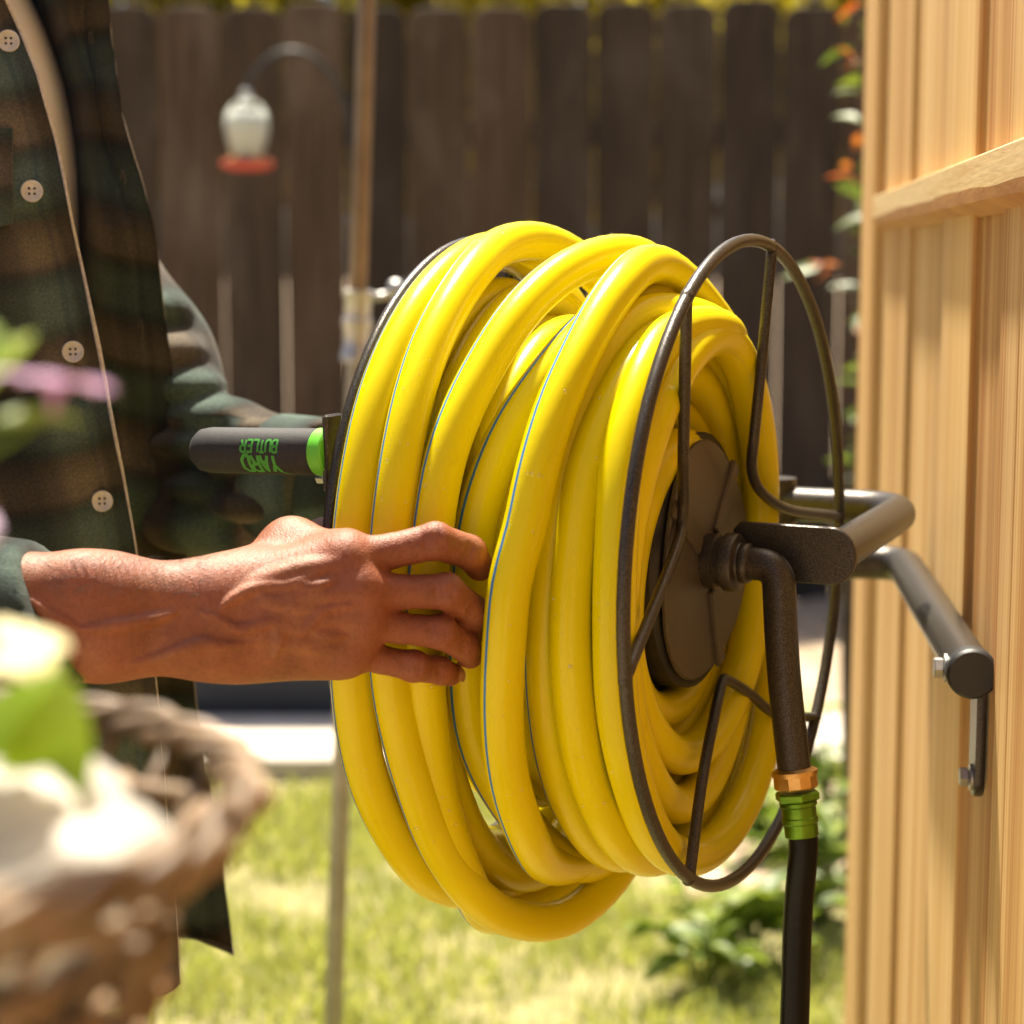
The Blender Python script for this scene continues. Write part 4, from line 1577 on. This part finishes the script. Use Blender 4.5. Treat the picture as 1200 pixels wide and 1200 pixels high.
# ---- the overshirt: one sheet from the near front edge round the back to the far front edge, and two sleeves
rows_y = np.linspace(-300, 1186, 120)
ne = np.array([(-90, -300), (-24, -80), (8, 0), (28, 45), (45, 86), (67, 165), (86, 262), (101, 330), (116, 407), (129, 479), (144, 550), (157, 625), (171, 720), (184, 800), (197, 960), (208, 1100), (213, 1186)], float)
fe = np.array([(60, -300), (112, -80), (126, 0), (131, 49), (142, 131), (169, 221), (184, 292), (199, 425), (208, 512), (217, 625), (220, 700), (230, 830), (262, 1020), (273, 1106), (262, 1186)], float)
fi_ = np.array([(-30, -300), (30, -80), (58, 0), (88, 100), (100, 200), (102, 300), (106, 420), (112, 600), (120, 800), (130, 1000), (135, 1186)], float)
SV, SPC, ncol = [], [], 0
for ri, y in enumerate(rows_y):
    xe = np.interp(y, ne[:, 1], ne[:, 0])
    yf = min(y, 1104)
    xf = np.interp(yf, fe[:, 1], fe[:, 0])
    xi = np.interp(yf, fi_[:, 1], fi_[:, 0])
    w1 = .004 * math.sin(y * .021 + .5) + .003 * math.sin(y * .047)
    pe_ = at(xe, y, 1.118 + w1)
    z = pe_[2]
    pn1 = at(xe - 55, y, 1.096 + w1 * .6)
    pn2 = at(xe - 130, y, 1.070 + .006 * math.sin(y * .016))
    pn3 = at(xe - 270, y, 1.052)
    shr = np.interp(z, [.6, .95, 1.16, 1.24, 1.31], [1.02, 1.0, 1.0, .86, .42])
    b1 = np.array([PX - .095 * shr, PY - .150 * shr, z])
    b2 = np.array([PX - .150 * shr, PY, z])
    b3 = np.array([PX - .075 * shr, PY + .175 * shr, z])
    b4 = np.array([PX + .045 * shr, PY + .160 * shr, z])
    zf = at(xf, yf, 1.225)[2]
    pf0 = at(xi, yf, 1.245 + .006 * math.sin(y * .018))
    pf1 = at(mix(xi, xf, .45), yf, 1.222 + .008 * math.sin(y * .013 + 1) + .004 * math.sin(y * .041))
    pf2 = at(xf, yf, 1.232 + .010 * math.sin(y * .011 + 2))
    b4[2] = mix(z, zf, .6)
    P = [pe_, pn1, pn2, pn3, b1, b2, b3, b4, pf0, pf1, pf2]
    Cc = catmull(P, 12)
    d = np.concatenate([[0], np.cumsum(np.linalg.norm(np.diff(Cc, axis=0), axis=1))])
    # near placket: a doubled strip along the edge; seams pressed in
    ncol = len(Cc)
    for ci in range(ncol):
        p = Cc[ci].copy()
        dn, df = d[ci], d[-1] - d[ci]
        off = 0
        if dn < .0165:
            off = .0016
        elif dn < .019:
            off = -.0008
        if .014 < df < .0165 or .0365 < df < .0385:
            off = -.0012
        elif .0165 <= df <= .0365:
            off = .0008
        wr = .0016 * math.sin(d[ci] * 130 + y * .012) * math.sin(y * .017 + d[ci] * 40)
        p += np.array([0, -1, 0]) * (off + wr)
        p[2] += (ri / len(rows_y)) ** 9 * (.020 * math.exp(-dn / .016) + .004 * math.sin(d[ci] * 60) - .006 * math.exp(-df / .01))
        SV.append(p)
        SPC.append((d[ci] if dn < df else .35 - df, p[2] + .010 * math.sin(d[ci] * 25), 0))
nr_ = len(rows_y)
SF = [(i * ncol + j, i * ncol + j + 1, (i + 1) * ncol + j + 1, (i + 1) * ncol + j) for i in range(nr_ - 1) for j in range(ncol - 1)]
SV = np.array(SV)
# give the cloth thickness: offset a second layer inward
nv = len(SV)
G_ = SV.reshape(nr_, ncol, 3)
du = np.gradient(G_, axis=1)
dv = np.gradient(G_, axis=0)
NN = np.cross(du, dv)
NN /= np.maximum(np.linalg.norm(NN, axis=2, keepdims=True), 1e-9)
cen = np.array([PX, PY, 0])
side_ = np.sign(np.sum(NN[:, ncol // 3] * (G_[:, ncol // 3] - cen) * np.array([1, 1, 0])))
INN = (G_ - NN * side_ * .0013).reshape(-1, 3)
V2 = np.concatenate([SV, INN])
F2 = list(SF) + [tuple(v + nv for v in q[::-1]) for q in SF]
for j in range(ncol - 1):
    F2.append((j, j + 1, nv + j + 1, nv + j))
    b_ = (nr_ - 1) * ncol
    F2.append((b_ + j + 1, b_ + j, nv + b_ + j, nv + b_ + j + 1))
for i in range(nr_ - 1):
    F2.append((i * ncol, nv + i * ncol, nv + (i + 1) * ncol, (i + 1) * ncol))
    e_ = ncol - 1
    F2.append((i * ncol + e_, (i + 1) * ncol + e_, nv + (i + 1) * ncol + e_, nv + i * ncol + e_))
PC2 = np.concatenate([np.array(SPC), np.array(SPC)])
# sleeves
def sleeve(chain_, radii, folds, lo_, hi_, h=.0034):
    s = SDF()
    s.chain(chain_, radii, .03)
    for (c, r_, k_) in folds:
        s.ell(c, r_, k_)
    D_, ax_ = s.grid(lo_, hi_, h)
    v, f = surface_nets(D_, ax_)
    return v, f


# far (left) sleeve: rolled above the wrist, bunched at the elbow
sh_l = np.array([PX + .01, PY + .165, 1.205])
c1, c2, c3 = at(158, 430, 1.300), at(222, 572, 1.280), at(372, 572, 1.232)
rg = random.Random(3)
folds = [(at(182, 365, 1.285), (.024, .03, .016), .006), (at(196, 412, 1.270), (.024, .03, .015), .006), (at(214, 452, 1.262), (.028, .03, .014), .006),
         (at(250, 486, 1.250), (.032, .026, .0125), .006), (at(296, 502, 1.245), (.026, .026, .0115), .006), (at(236, 520, 1.240), (.034, .022, .010), .006),
         (at(290, 540, 1.214), (.030, .016, .010), .006), (at(250, 570, 1.226), (.030, .018, .010), .006), (at(310, 592, 1.214), (.034, .020, .012), .006),
         (at(225, 612, 1.24), (.034, .03, .020), .008), (at(290, 628, 1.236), (.036, .026, .014), .006)]
v1, f1 = sleeve([sh_l, c1, c2, c3], [.058, .047, .042, .040], folds, (-.36, 1.16, .83), (-.06, 1.46, 1.25))
# rolled cuff
cu = SDF()
ca, cb = at(330, 566, 1.240), at(374, 572, 1.226)
axc = nrm(cb - ca)
cu.cap(ca, cb, .0435, .0440, .006)
D_, ax_ = cu.grid((-.24, 1.14, .84), (-.05, 1.33, 1.02), .0034)
G4 = np.stack(np.meshgrid(*ax_, indexing='ij'), -1)
D_ = np.maximum(D_, np.abs((G4 - (ca + cb) / 2) @ axc) - .019)
v2c, f2c = surface_nets(D_, ax_)
# near (right) sleeve down to the bare forearm
sh_r = np.array([PX + .0, PY - .160, 1.235])
el_r = np.array([-.385, .930, .925])
cf = at(28, 716, .899)
folds = [(at(-40, 690, .88), (.02, .03, .03), .012), (at(-110, 700, .86), (.02, .03, .035), .012)]
v3, f3 = sleeve([sh_r + np.array([0, .04, .0]), sh_r, el_r, mix(el_r, cf, .80)], [.064, .066, .050, .0335], [], (-.50, .84, .80), (-.19, 1.22, 1.33))
cu2 = SDF()
ca2, cb2 = mix(el_r, cf, .45), cf + (cf - el_r) * .1
axc2 = nrm(nrm(cb2 - ca2) + np.array([0, 0, .55]))
cu2.cap(ca2, cb2, .0335, .0325, .006)
D_, ax_ = cu2.grid((-.40, .82, .82), (-.18, .98, 1.0), .003)
G4 = np.stack(np.meshgrid(*ax_, indexing='ij'), -1)
D_ = np.maximum(D_, (G4 - at(26, 700, .87)) @ axc2)
D_ = np.maximum(D_, -((G4 - ca2) @ axc2) - .01)
v4, f4 = surface_nets(D_, ax_)


def sleeve_pc(v, a, b):
    d = nrm(b - a)
    s = nrm(np.cross(d, ZV))
    t = np.cross(s, d)
    rel = v - a
    angs = np.arctan2(rel @ s, rel @ t)
    return np.stack([angs * .045, rel @ d + .3, np.zeros(len(v))], 1)


pcs = [PC2, sleeve_pc(v1, c2, c3), sleeve_pc(v2c, c2, c3) + np.array([.03, .02, 0]), sleeve_pc(v3, el_r, cf), sleeve_pc(v4, el_r, cf)]
# the upper arm runs along another direction
up_m = v1[:, 2] > c2[2] + .05
pcs[1][up_m] = sleeve_pc(v1[up_m], c1, c2)
allv, allf, off = [V2], list(F2), len(V2)
for v, f in ((v1, f1), (v2c, f2c), (v3, f3), (v4, f4)):
    allv.append(v)
    allf += [tuple(int(x) + off for x in q) for q in f]
    off += len(v)
shirt = mesh_obj("shirt", np.concatenate(allv), allf, M_plaid, person, True, {"pc": np.concatenate(pcs)})
# pale tubes: sunlit rim painted on both selvage edges, undershirt sliver on the near one
th_ = MB()
for e in (0, ncol - 1):
    pts = G_[:, e] + np.array([0, -.0006, 0])
    rr_ = np.interp(rows_y[8:], [-300, 330, 400, 520, 640, 760, 1186], [.0008, .0009, .0014, .0010, .0005, .0003, .0003]) if e == 0 else np.full(len(rows_y) - 8, .0005)
    th_.tube(pts[8:], rr_, 6)
th_.build("lit_edge_strip", M_litedge, shirt)
# buttons on the near edge
for (bx, by) in ((10, 50), (39, 221), (88, 407), (122, 583)):
    # height of the cloth there
    best = G_[:, :30].reshape(-1, 3)
    vv_ = best - EYE
    zz = vv_ @ FW
    pxy = np.stack([600 + FPX * (vv_ @ RT) / zz, 600 - FPX * (vv_ @ UPV) / zz], 1)
    q = best[np.argmin(np.sum((pxy - (bx, by)) ** 2, 1))]
    c = q + np.array([.0004, -.0036, 0])
    nrm_b = nrm(np.array([.30, -1, .05]))
    bmb = MB()
    bmb.lathe([(.0003, .0), (.0046, .0), (.0056, .0004), (.0060, .0012), (.0056, .0018), (.0044, .0014), (.0040, .0010), (.0003, .0010)], c, nrm_b, 24)
    bt = bmb.build("button", M_button, shirt, True, auto=50)
    sx = nrm(np.cross(nrm_b, ZV))
    hbm = MB()
    for ex in (-1, 1):
        for ez in (-1, 1):
            hbm.lathe([(.0002, 0), (.00075, 0), (.00075, .0002), (.0002, .0002)], c + nrm_b * .0011 + sx * .0014 * ex + ZV * .0014 * ez, nrm_b, 8)
    # thread holes belong to the button itself: join
    bmb2 = MB()
    hm = hbm.build("thread_hole", M_darkmetal, bt) if False else None
    me2 = mesh_data("tmp", np.concatenate(hbm.v), hbm.f, M_capblk)
    # merge hole discs into the button mesh with a second material
    V_a = np.concatenate(bmb.v)
    nvb = len(V_a)
    me_b = mesh_data("button", np.concatenate([V_a, np.concatenate(hbm.v)]), bmb.f + [tuple(i + nvb for i in f) for f in hbm.f], M_button)
    me_b.materials.append(M_capblk)
    idxs = [0] * len(bmb.f) + [1] * len(hbm.f)
    me_b.polygons.foreach_set("material_index", idxs)
    me_b.set_sharp_from_angle(angle=math.radians(50))
    bt.data = me_b
# button holes on the far edge
for (bx, by) in ((106, 50), (145, 206), (164, 383), (180, 547)):
    best = G_[:, -26:].reshape(-1, 3)
    vv_ = best - EYE
    zz = vv_ @ FW
    pxy = np.stack([600 + FPX * (vv_ @ RT) / zz, 600 - FPX * (vv_ @ UPV) / zz], 1)
    q = best[np.argmin(np.sum((pxy - (bx, by)) ** 2, 1))] + np.array([0, -.0014, 0])
    loop_pts = [q + np.array([.0011 * math.cos(t), 0, .0065 * math.sin(t)]) for t in np.linspace(0, 2 * math.pi, 14, endpoint=False)]
    MB().tube(loop_pts, .0004, 5, closed=True).build("buttonhole", M_holethread, shirt)
# pocket flap on the near breast
pk = []
for i in range(9):
    for j in range(9):
        x = -130 + i * 18
        yb = 262 + 10 * math.sin(i / 8 * math.pi) - (x + 130) * .0
        y = mix(150, yb, j / 8)
        best = G_[:, :60].reshape(-1, 3)
        pk.append((x, y))
vv_ = G_[:, :60].reshape(-1, 3) - EYE
zz = vv_ @ FW
pxy = np.stack([600 + FPX * (vv_ @ RT) / zz, 600 - FPX * (vv_ @ UPV) / zz], 1)
PKV = []
for x, y in pk:
    k_ = np.argsort(np.sum((pxy - (x, y)) ** 2, 1))[:4]
    Yd = G_[:, :60].reshape(-1, 3)[k_, 1].mean()
    PKV.append(at(x, y, Yd - .0035))
PKV = np.array(PKV)
nvp = len(PKV)
PF = [(i * 9 + j, i * 9 + j + 1, (i + 1) * 9 + j + 1, (i + 1) * 9 + j) for i in range(8) for j in range(8)]
PKV2 = np.concatenate([PKV, PKV + np.array([0, .003, 0])])
bord = [(i, i + 1) for i in range(0)]
for j in range(8):
    PF += [(j + 1, j, nvp + j, nvp + j + 1), (72 + j, 72 + j + 1, nvp + 72 + j + 1, nvp + 72 + j)]
for i in range(8):
    PF += [(i * 9, (i + 1) * 9, nvp + (i + 1) * 9, nvp + i * 9), ((i + 1) * 9 + 8, i * 9 + 8, nvp + i * 9 + 8, nvp + (i + 1) * 9 + 8)]
pkpc = np.stack([PKV2[:, 0] + .037, PKV2[:, 2] + .028, np.zeros(len(PKV2))], 1)
mesh_obj("pocket", PKV2, PF, M_plaid, shirt, True, {"pc": pkpc}, 40)

# ------------------------------------------------------------------ copper pole with clamp
pt, pb = at(431, -60, 2.2), at(389, 1222, 2.2)
dirp = nrm(pt - pb)
foot = pb + dirp * (-(pb[2]) / dirp[2] - .12)
pole = thing("garden_pole", "slim leaning bronze and grey metal pole with clamp standing in the lawn", "pole", (foot[0], foot[1], 0))
j1, j2 = at(417, 425, 2.2), at(420, 345, 2.2)
MB().tube([j1, pt + dirp * .35], .0100, 16).build("upper_tube", M_bronzepole, pole, True, auto=60)
MB().tube([foot, j1], .0108, 16).build("lower_tube", M_galv, pole, True, auto=60)
MB().lathe([(.011, 0), (.0165, .001), (.0170, .010), (.0150, .014), (.0150, .036), (.0168, .040), (.0168, .048), (.0150, .050), (.0150, .070), (.0172, .073), (.0172, .079), (.011, .080)], j1, dirp, 20).build("clamp", M_steel, pole, True, auto=40)
MB().tube([j2 + np.array([.012, 0, -.004]), j2 + np.array([.036, -.002, .0])], .0045, 10).build("clamp_screw", M_steel, pole)
MB().lathe([(.0005, -.009), (.006, -.009), (.009, -.005), (.009, .005), (.006, .009), (.0005, .009)], j2 + np.array([.041, -.002, .006]), (0, .3, 1), 12).build("wing_nut", M_steel, pole)

# ------------------------------------------------------------------ feeder on its hook
FDY = 5.5
hk = thing("shepherd_hook", "thin dark iron crook pole curving over in front of the fence", "hook", tuple(at(419, 1000, FDY) * np.array([1, 1, 0])))
pts = [at(421, 760, FDY) * np.array([1, 1, 0]) + np.array([0, 0, -.05]), at(420, 600, FDY), at(418, 300, FDY), at(414, 190, FDY), at(406, 130, FDY), at(385, 82, FDY), at(350, 60, FDY), at(318, 66, FDY), at(298, 88, FDY), at(289, 103, FDY)]
MB().tube(catmull(pts, 8), .0075, 10).build("crook", M_darkmetal, hk)
fc = at(290, 190, FDY)
feeder = thing("bird_feeder", "hanging glass hummingbird feeder with a red dish and yellow ports", "bird feeder", tuple(fc))
sc_ = FDY / FPX
MB().lathe([(.004, -2 * sc_), (11 * sc_, -1 * sc_), (16 * sc_, 4 * sc_), (20 * sc_, 14 * sc_), (24 * sc_, 28 * sc_), (26 * sc_, 42 * sc_), (24 * sc_, 56 * sc_), (17 * sc_, 66 * sc_), (8 * sc_, 71 * sc_), (.003, 72 * sc_)], fc, ZV, 28).build("bottle", M_glass, feeder)
m_n, nt_n, b_n = new_mat("nectar")
b_n.inputs['Base Color'].default_value = (.82, .84, .78, 1)
b_n.inputs['Roughness'].default_value = .25
MB().lathe([(.003, 0), (9 * sc_, 1 * sc_), (14 * sc_, 6 * sc_), (18 * sc_, 15 * sc_), (21.5 * sc_, 28 * sc_), (23 * sc_, 42 * sc_), (21 * sc_, 53 * sc_), (.003, 55 * sc_)], fc, ZV, 24).build("nectar", m_n, feeder)
MB().lathe([(.003, -9 * sc_), (18 * sc_, -9 * sc_), (28 * sc_, -6 * sc_), (31 * sc_, -2 * sc_), (28 * sc_, 2 * sc_), (14 * sc_, 3 * sc_), (.003, 3 * sc_)], fc, ZV, 28).build("dish", M_red, feeder, True, auto=40)
for k in range(5):
    a = k / 5 * 2 * math.pi - .9
    e = np.array([math.cos(a), math.sin(a), 0])
    MB().lathe([(.001, 0), (7 * sc_, .002), (8 * sc_, .006), (2.5 * sc_, .012), (.001, .012)], fc + e * 22 * sc_ - ZV * 1 * sc_, nrm(e + ZV * .6), 10).build("port", M_yflower, feeder)
MB().lathe([(.003, 71 * sc_), (6 * sc_, 72 * sc_), (7 * sc_, 78 * sc_), (4 * sc_, 82 * sc_), (.003, 83 * sc_)], fc, ZV, 16).build("cap", M_steel, feeder)
MB().tube([fc + ZV * 78 * sc_, fc + ZV * 92 * sc_], .003, 8).build("hanger", M_darkmetal, feeder)

# ------------------------------------------------------------------ grey garden box with a white cushion on top, behind the path
BX0, BX1 = at(150, 800, 4.50)[0], at(500, 800, 4.50)[0]
gb = thing("storage_box", "dark grey panelled garden box standing behind the pale path", "box", ((BX0 + BX1) / 2, 4.72, 0))
bw_ = BX1 - BX0
MB().box(((BX0 + BX1) / 2, 4.72, .20), (1, 0, 0), (0, 1, 0), (0, 0, 1), bw_, .44, .42, .008).build("body", M_greybox, gb, True, auto=30)
MB().box(((BX0 + BX1) / 2, 4.72, .425), (1, 0, 0), (0, 1, 0), (0, 0, 1), bw_ + .03, .47, .026, .006).build("lid", M_greybox, gb, True, auto=30)
cx = at(262, 650, 4.66)[0]
cv = MB()
prof = []
for s in np.linspace(0, 1, 9):
    prof.append((.0 + .5 * math.sin(math.pi * min(max(s, 0.02), .98)) ** .35, s))
cv.lathe([(r * .28 + .001, h * .055 - .001) for r, h in prof], (cx, 4.66, .4385), ZV, 28)
tag(cv.build("cushion", M_white), "white round cushion lying on the dark grey garden box", "cushion")

# ------------------------------------------------------------------ shrub between the dark fence and the cedar panel
shrub = thing("leafy_shrub", "thin shrub with green and red leaves growing at the far edge of the cedar panel", "shrub", tuple(at(1004, 900, 3.3) * np.array([1, 1, 0])))
sb = np.array(shrub['_w'])
stm = MB()
stems = []
for k in range(7):
    ox = rnd.uniform(-.035, .06)
    tp = catmull([sb + np.array([ox * .3, 0, -.03]), sb + np.array([ox, rnd.uniform(-.05, .05), .5]), sb + np.array([ox + rnd.uniform(-.04, .05), rnd.uniform(-.06, .06), 1.0]), sb + np.array([ox * 1.1 + rnd.uniform(-.03, .04), rnd.uniform(-.06, .06), rnd.uniform(1.35, 1.62)])], 10)
    stems.append(tp)
    stm.tube(tp, np.linspace(.008, .003, len(tp)), 7)
stm.build("stem", M_bark, shrub)
L_g = leaf_data("leaf", .066, .036, M_leaf_dark)
L_r = leaf_data("leaf", .052, .026, M_leaf_red)
for k in range(200):
    tp = rnd.choice(stems)
    i = int(rnd.uniform(.46, 1) * (len(tp) - 1))
    p = tp[i] + np.array([rnd.uniform(-.012, .012), rnd.uniform(-.02, .02), rnd.uniform(-.03, .03)])
    red = rnd.random() < (.30 if tp[i][2] > .95 else .05)
    place_leaf(L_r if red else L_g, p, rnd.uniform(0, 6.28), rnd.uniform(-.4, .9), rnd.uniform(-.5, .5), rnd.uniform(.6, 1.15), shrub)
# two sprigs that lean out in front of the fence
for (px_, py_) in ((962, 322), (1000, 208), (1004, 60)):
    c = at(px_, py_, 3.25)
    for q in range(5):
        place_leaf(L_r if q < 3 else L_g, c + np.array([rnd.uniform(-.012, .02), rnd.uniform(-.02, .02), rnd.uniform(-.015, .015)]), rnd.uniform(0, 6.28), rnd.uniform(-.3, .9), rnd.uniform(-.6, .6), rnd.uniform(.6, .9), shrub)
    MB().tube(catmull([c, c + np.array([.03, 0, -.02]), c + np.array([.075, .01, -.07])], 6), .0018, 6).build("twig", M_bark, shrub)

# low plants at the foot of the panel and on the right of the lawn
L_low = leaf_data("leaf", .058, .032, M_leaf_ground, .35)
spots = [(975, 1000, 3.7, "low leafy plant at the foot of the cedar panel, farther of two"),
         (960, 1105, 3.15, "low leafy plant at the foot of the cedar panel, nearest the camera"), (880, 1150, 2.95, "broad leafy weed in the lawn left of the black hose"),
         (825, 1175, 2.85, "small leafy weed at the edge of the lawn under the yellow coils"), (905, 1040, 3.5, "low leafy plant in the lawn behind the black hose")]
for (px_, py_, Y_, lab) in spots:
    c = at(px_, py_, Y_)
    g0 = np.array([c[0], c[1], 0])
    pl = thing("low_plant", lab, "plant", tuple(g0), "low plants along the right of the lawn")
    st3 = MB()
    for k in range(20 if px_ > 940 else 14):
        a = rnd.uniform(0, 6.28)
        R_ = rnd.uniform(.02, .13)
        hgt = rnd.uniform(.06, .20) * (1.25 if px_ > 940 else .7)
        tip = g0 + np.array([math.cos(a) * R_, math.sin(a) * R_, hgt])
        st3.tube(catmull([g0 + np.array([math.cos(a) * .01, math.sin(a) * .01, -.02]), g0 + np.array([math.cos(a) * R_ * .4, math.sin(a) * R_ * .4, hgt * .6]), tip], 4), .0022, 5)
        for q in range(4):
            f = rnd.uniform(.35, 1)
            p = mix(g0, tip, f)
            p[2] = hgt * f ** .8
            place_leaf(L_low, p, a + rnd.uniform(-1.6, 1.6), rnd.uniform(-.2, .8), rnd.uniform(-.4, .4), rnd.uniform(.7, 1.35), pl)
    st3.build("stem", M_leaf_ground, pl)

# ------------------------------------------------------------------ foreground wicker basket with flowers
bc = np.array([-.160, .430, CAMH - .120])
BR = .100
basket = thing("wicker_basket", "round woven brown wicker basket close to the lens at lower left", "basket", tuple(bc - ZV * .20))
b_rim = MB()
for k in range(4):
    pts = []
    for i in range(180):
        t = i / 180 * 2 * math.pi
        tw = t * 9 + k * 2 * math.pi / 4
        rr = BR + .0031 * math.cos(tw) + .0012 * math.sin(t * 23 + k * 2) + .0008 * math.sin(t * 41 + k)
        pts.append(bc + np.array([rr * math.cos(t), rr * math.sin(t), (.0031 + .0010 * math.sin(t * 3 + k)) * math.sin(tw)]))
    MB().tube(pts, .0025, 8, closed=True).build("rim_strand", M_wicker, basket)
NST = 26


def brad(z):           # z below the rim
    return BR * float(np.interp(z, [0, .01, .03, .08, .20], [1, .93, .80, .73, .60]))


for k in range(NST):
    t = k / NST * 2 * math.pi
    pts = [bc + np.array([brad(z) * math.cos(t), brad(z) * math.sin(t), -z]) for z in np.linspace(0, .20, 9)]
    MB().tube(pts, .0020, 7).build("stake", M_wicker, basket)
zrow = .012
row = 0
while zrow < .196:
    pts = []
    for i in range(NST * 6):
        t = i / (NST * 6) * 2 * math.pi
        rr = brad(zrow) + .0042 * math.cos(t * NST / 2 + (row % 2) * math.pi)
        pts.append(bc + np.array([rr * math.cos(t), rr * math.sin(t), -zrow + .0008 * math.sin(t * 5 + row)]))
    MB().tube(pts, .0027 + .0005 * math.sin(row * 2.1), 7, closed=True).build("weaver", M_wicker, basket)
    zrow += .0118
    row += 1
MB().lathe([(.001, 0), (.058, 0), (.058, .004), (.001, .004)], bc - ZV * .20, ZV, 30).build("base", M_wicker, basket)
so_ = MB()
ths = np.linspace(0, 2 * math.pi, 30, endpoint=False)
V_, F_ = [bc - ZV * .030], []
for ri in range(1, 9):
    for t in ths:
        r_ = .078 * ri / 8
        V_.append(bc + np.array([r_ * math.cos(t), r_ * math.sin(t), -.030 + .004 * math.sin(t * 5 + ri * 2) + rnd.uniform(-.002, .002)]))
for j in range(30):
    F_.append((0, 1 + j, 1 + (j + 1) % 30))
for ri in range(7):
    for j in range(30):
        F_.append((1 + ri * 30 + j, 1 + (ri + 1) * 30 + j, 1 + (ri + 1) * 30 + (j + 1) % 30, 1 + ri * 30 + (j + 1) % 30))
mesh_obj("soil", V_, F_, M_moss, basket)

stand = thing("plant_stand", "small round wooden stand carrying the wicker basket", "stand", (bc[0], bc[1], 0))
zt = bc[2] - .2005
MB().lathe([(.001, zt - .022), (.088, zt - .022), (.092, zt - .018), (.092, zt - .004), (.088, zt), (.001, zt)], (bc[0], bc[1], 0), ZV, 32).build("top", M_rail, stand, True, auto=40)
for k in range(3):
    a = k / 3 * 2 * math.pi + .5
    e = np.array([math.cos(a), math.sin(a), 0])
    MB().tube([np.array([bc[0], bc[1], zt - .022]) + e * .06, np.array([bc[0], bc[1], -.012]) + e * .13], .010, 10).build("leg", M_rail, stand, True, auto=60)

# the flowering plant growing in it
fpl = thing("flowering_plant", "lime leaved plant with white, cream and purple flowers growing in the wicker basket", "plant", tuple(bc - ZV * .030))
root = bc + np.array([.02, -.005, -.032])


def petal_data(name, L, W, mat):
    V, F = [], []
    n, m = 7, 5
    for i in range(n + 1):
        t = i / n
        w = W * (math.sin(math.pi * (t * .82 + .06)) ** .75)
        for j in range(m):
            s = (j / (m - 1) - .5)
            V.append((s * w, t * L, .22 * L * math.sin(t * 1.7) - .10 * L * t * t * 2 + .05 * W * math.cos(s * 7) * t))
    for i in range(n):
        for j in range(m - 1):
            a = i * m + j
            F.append((a, a + 1, a + m + 1, a + m))
    return mesh_data(name, V, F, mat)


def flower(c, face, size, mat, n=5, spin=0.0):
    """trumpet throat with n petals; face = direction the flower looks"""
    c = np.asarray(c, float)
    face = nrm(face)
    th = MB().lathe([(size * .06, -size * .55), (size * .09, -size * .3), (size * .2, 0), (size * .12, .0)], c, face, 12).build("flower", mat, fpl)
    pm_ = petal_data("petal", size, size * 1.0, mat)
    ref = nrm(np.cross(face, ZV if abs(face[2]) < .9 else np.array([1.0, 0, 0])))
    ref2 = np.cross(face, ref)
    for k in range(n):
        a = spin + k / n * 2 * math.pi
        e = ref * math.cos(a) + ref2 * math.sin(a)
        s = np.cross(e, face)
        M = Matrix(((s[0], e[0], face[0], 0), (s[1], e[1], face[1], 0), (s[2], e[2], face[2], 0), (0, 0, 0, 1)))
        o = bpy.data.objects.new("petal", pm_)
        COL.objects.link(o)
        o.matrix_basis = Matrix.Translation(Vector(c + e * size * .12)) @ M
        adopt(o, th)
    return th


stem_mb = MB()


def stem_to(c):
    c = np.asarray(c, float)
    m = np.array([min(c[0], root[0]) - .034, (root[1] + c[1]) / 2, mix(root[2], c[2], .55)])
    stem_mb.tube(catmull([root + np.array([-.03, 0, 0]), m, c], 8), .0006, 6)


for (px_, py_, Y_, face, size, mat, spin) in (
        (62, 985, .395, (.35, -.45, .8), .023, M_petal_w, .3),
        (-30, 1010, .380, (.0, -.4, .9), .024, M_petal_w, .9),
        (2, 762, .400, (.1, -.25, .95), .0120, M_petal_y, .2),
        (66, 450, .405, (.12, .12, .98), .0115, M_petal_p, .62),
        (-75, 640, .41, (-.2, -.5, .8), .012, M_petal_p, .1)):
    c = at(px_, py_, Y_)
    flower(c, face, size, mat, 5, spin)
    stem_to(c - nrm(face) * size * .5)
L_fg = leaf_data("leaf", .040, .023, M_leaf_fg, .2)
for (px_, py_, Y_, yaw, pit, s) in ((-12, 1000, .405, -.35, 1.15, 1.0), (30, 1000, .400, .1, 1.25, .95), (-40, 960, .41, -.6, 1.0, 1.0), (-22, 505, .405, -1.3, .25, .52), (-8, 440, .410, .35, 1.1, .35), (-30, 470, .405, -.6, .9, .5),
                                    (-60, 820, .42, .8, .9, .7), (-120, 700, .41, .8, .7, .8),
                                    (-170, 900, .44, .9, .9, 1.2), (-220, 860, .46, .9, .8, 1.2), (-280, 900, .45, 1.6, .8, 1.2), (-260, 950, .40, 2.6, .7, 1.1), (-190, 960, .37, 3.2, .8, 1.1)):
    c = at(px_, py_, Y_)
    place_leaf(L_fg, c, yaw, pit, rnd.uniform(-.3, .3), s, fpl)
    stem_to(c)
stem_mb.build("stem", M_leaf_fg, fpl)

for o in bpy.data.objects:
    if '_w' in o:
        del o['_w']
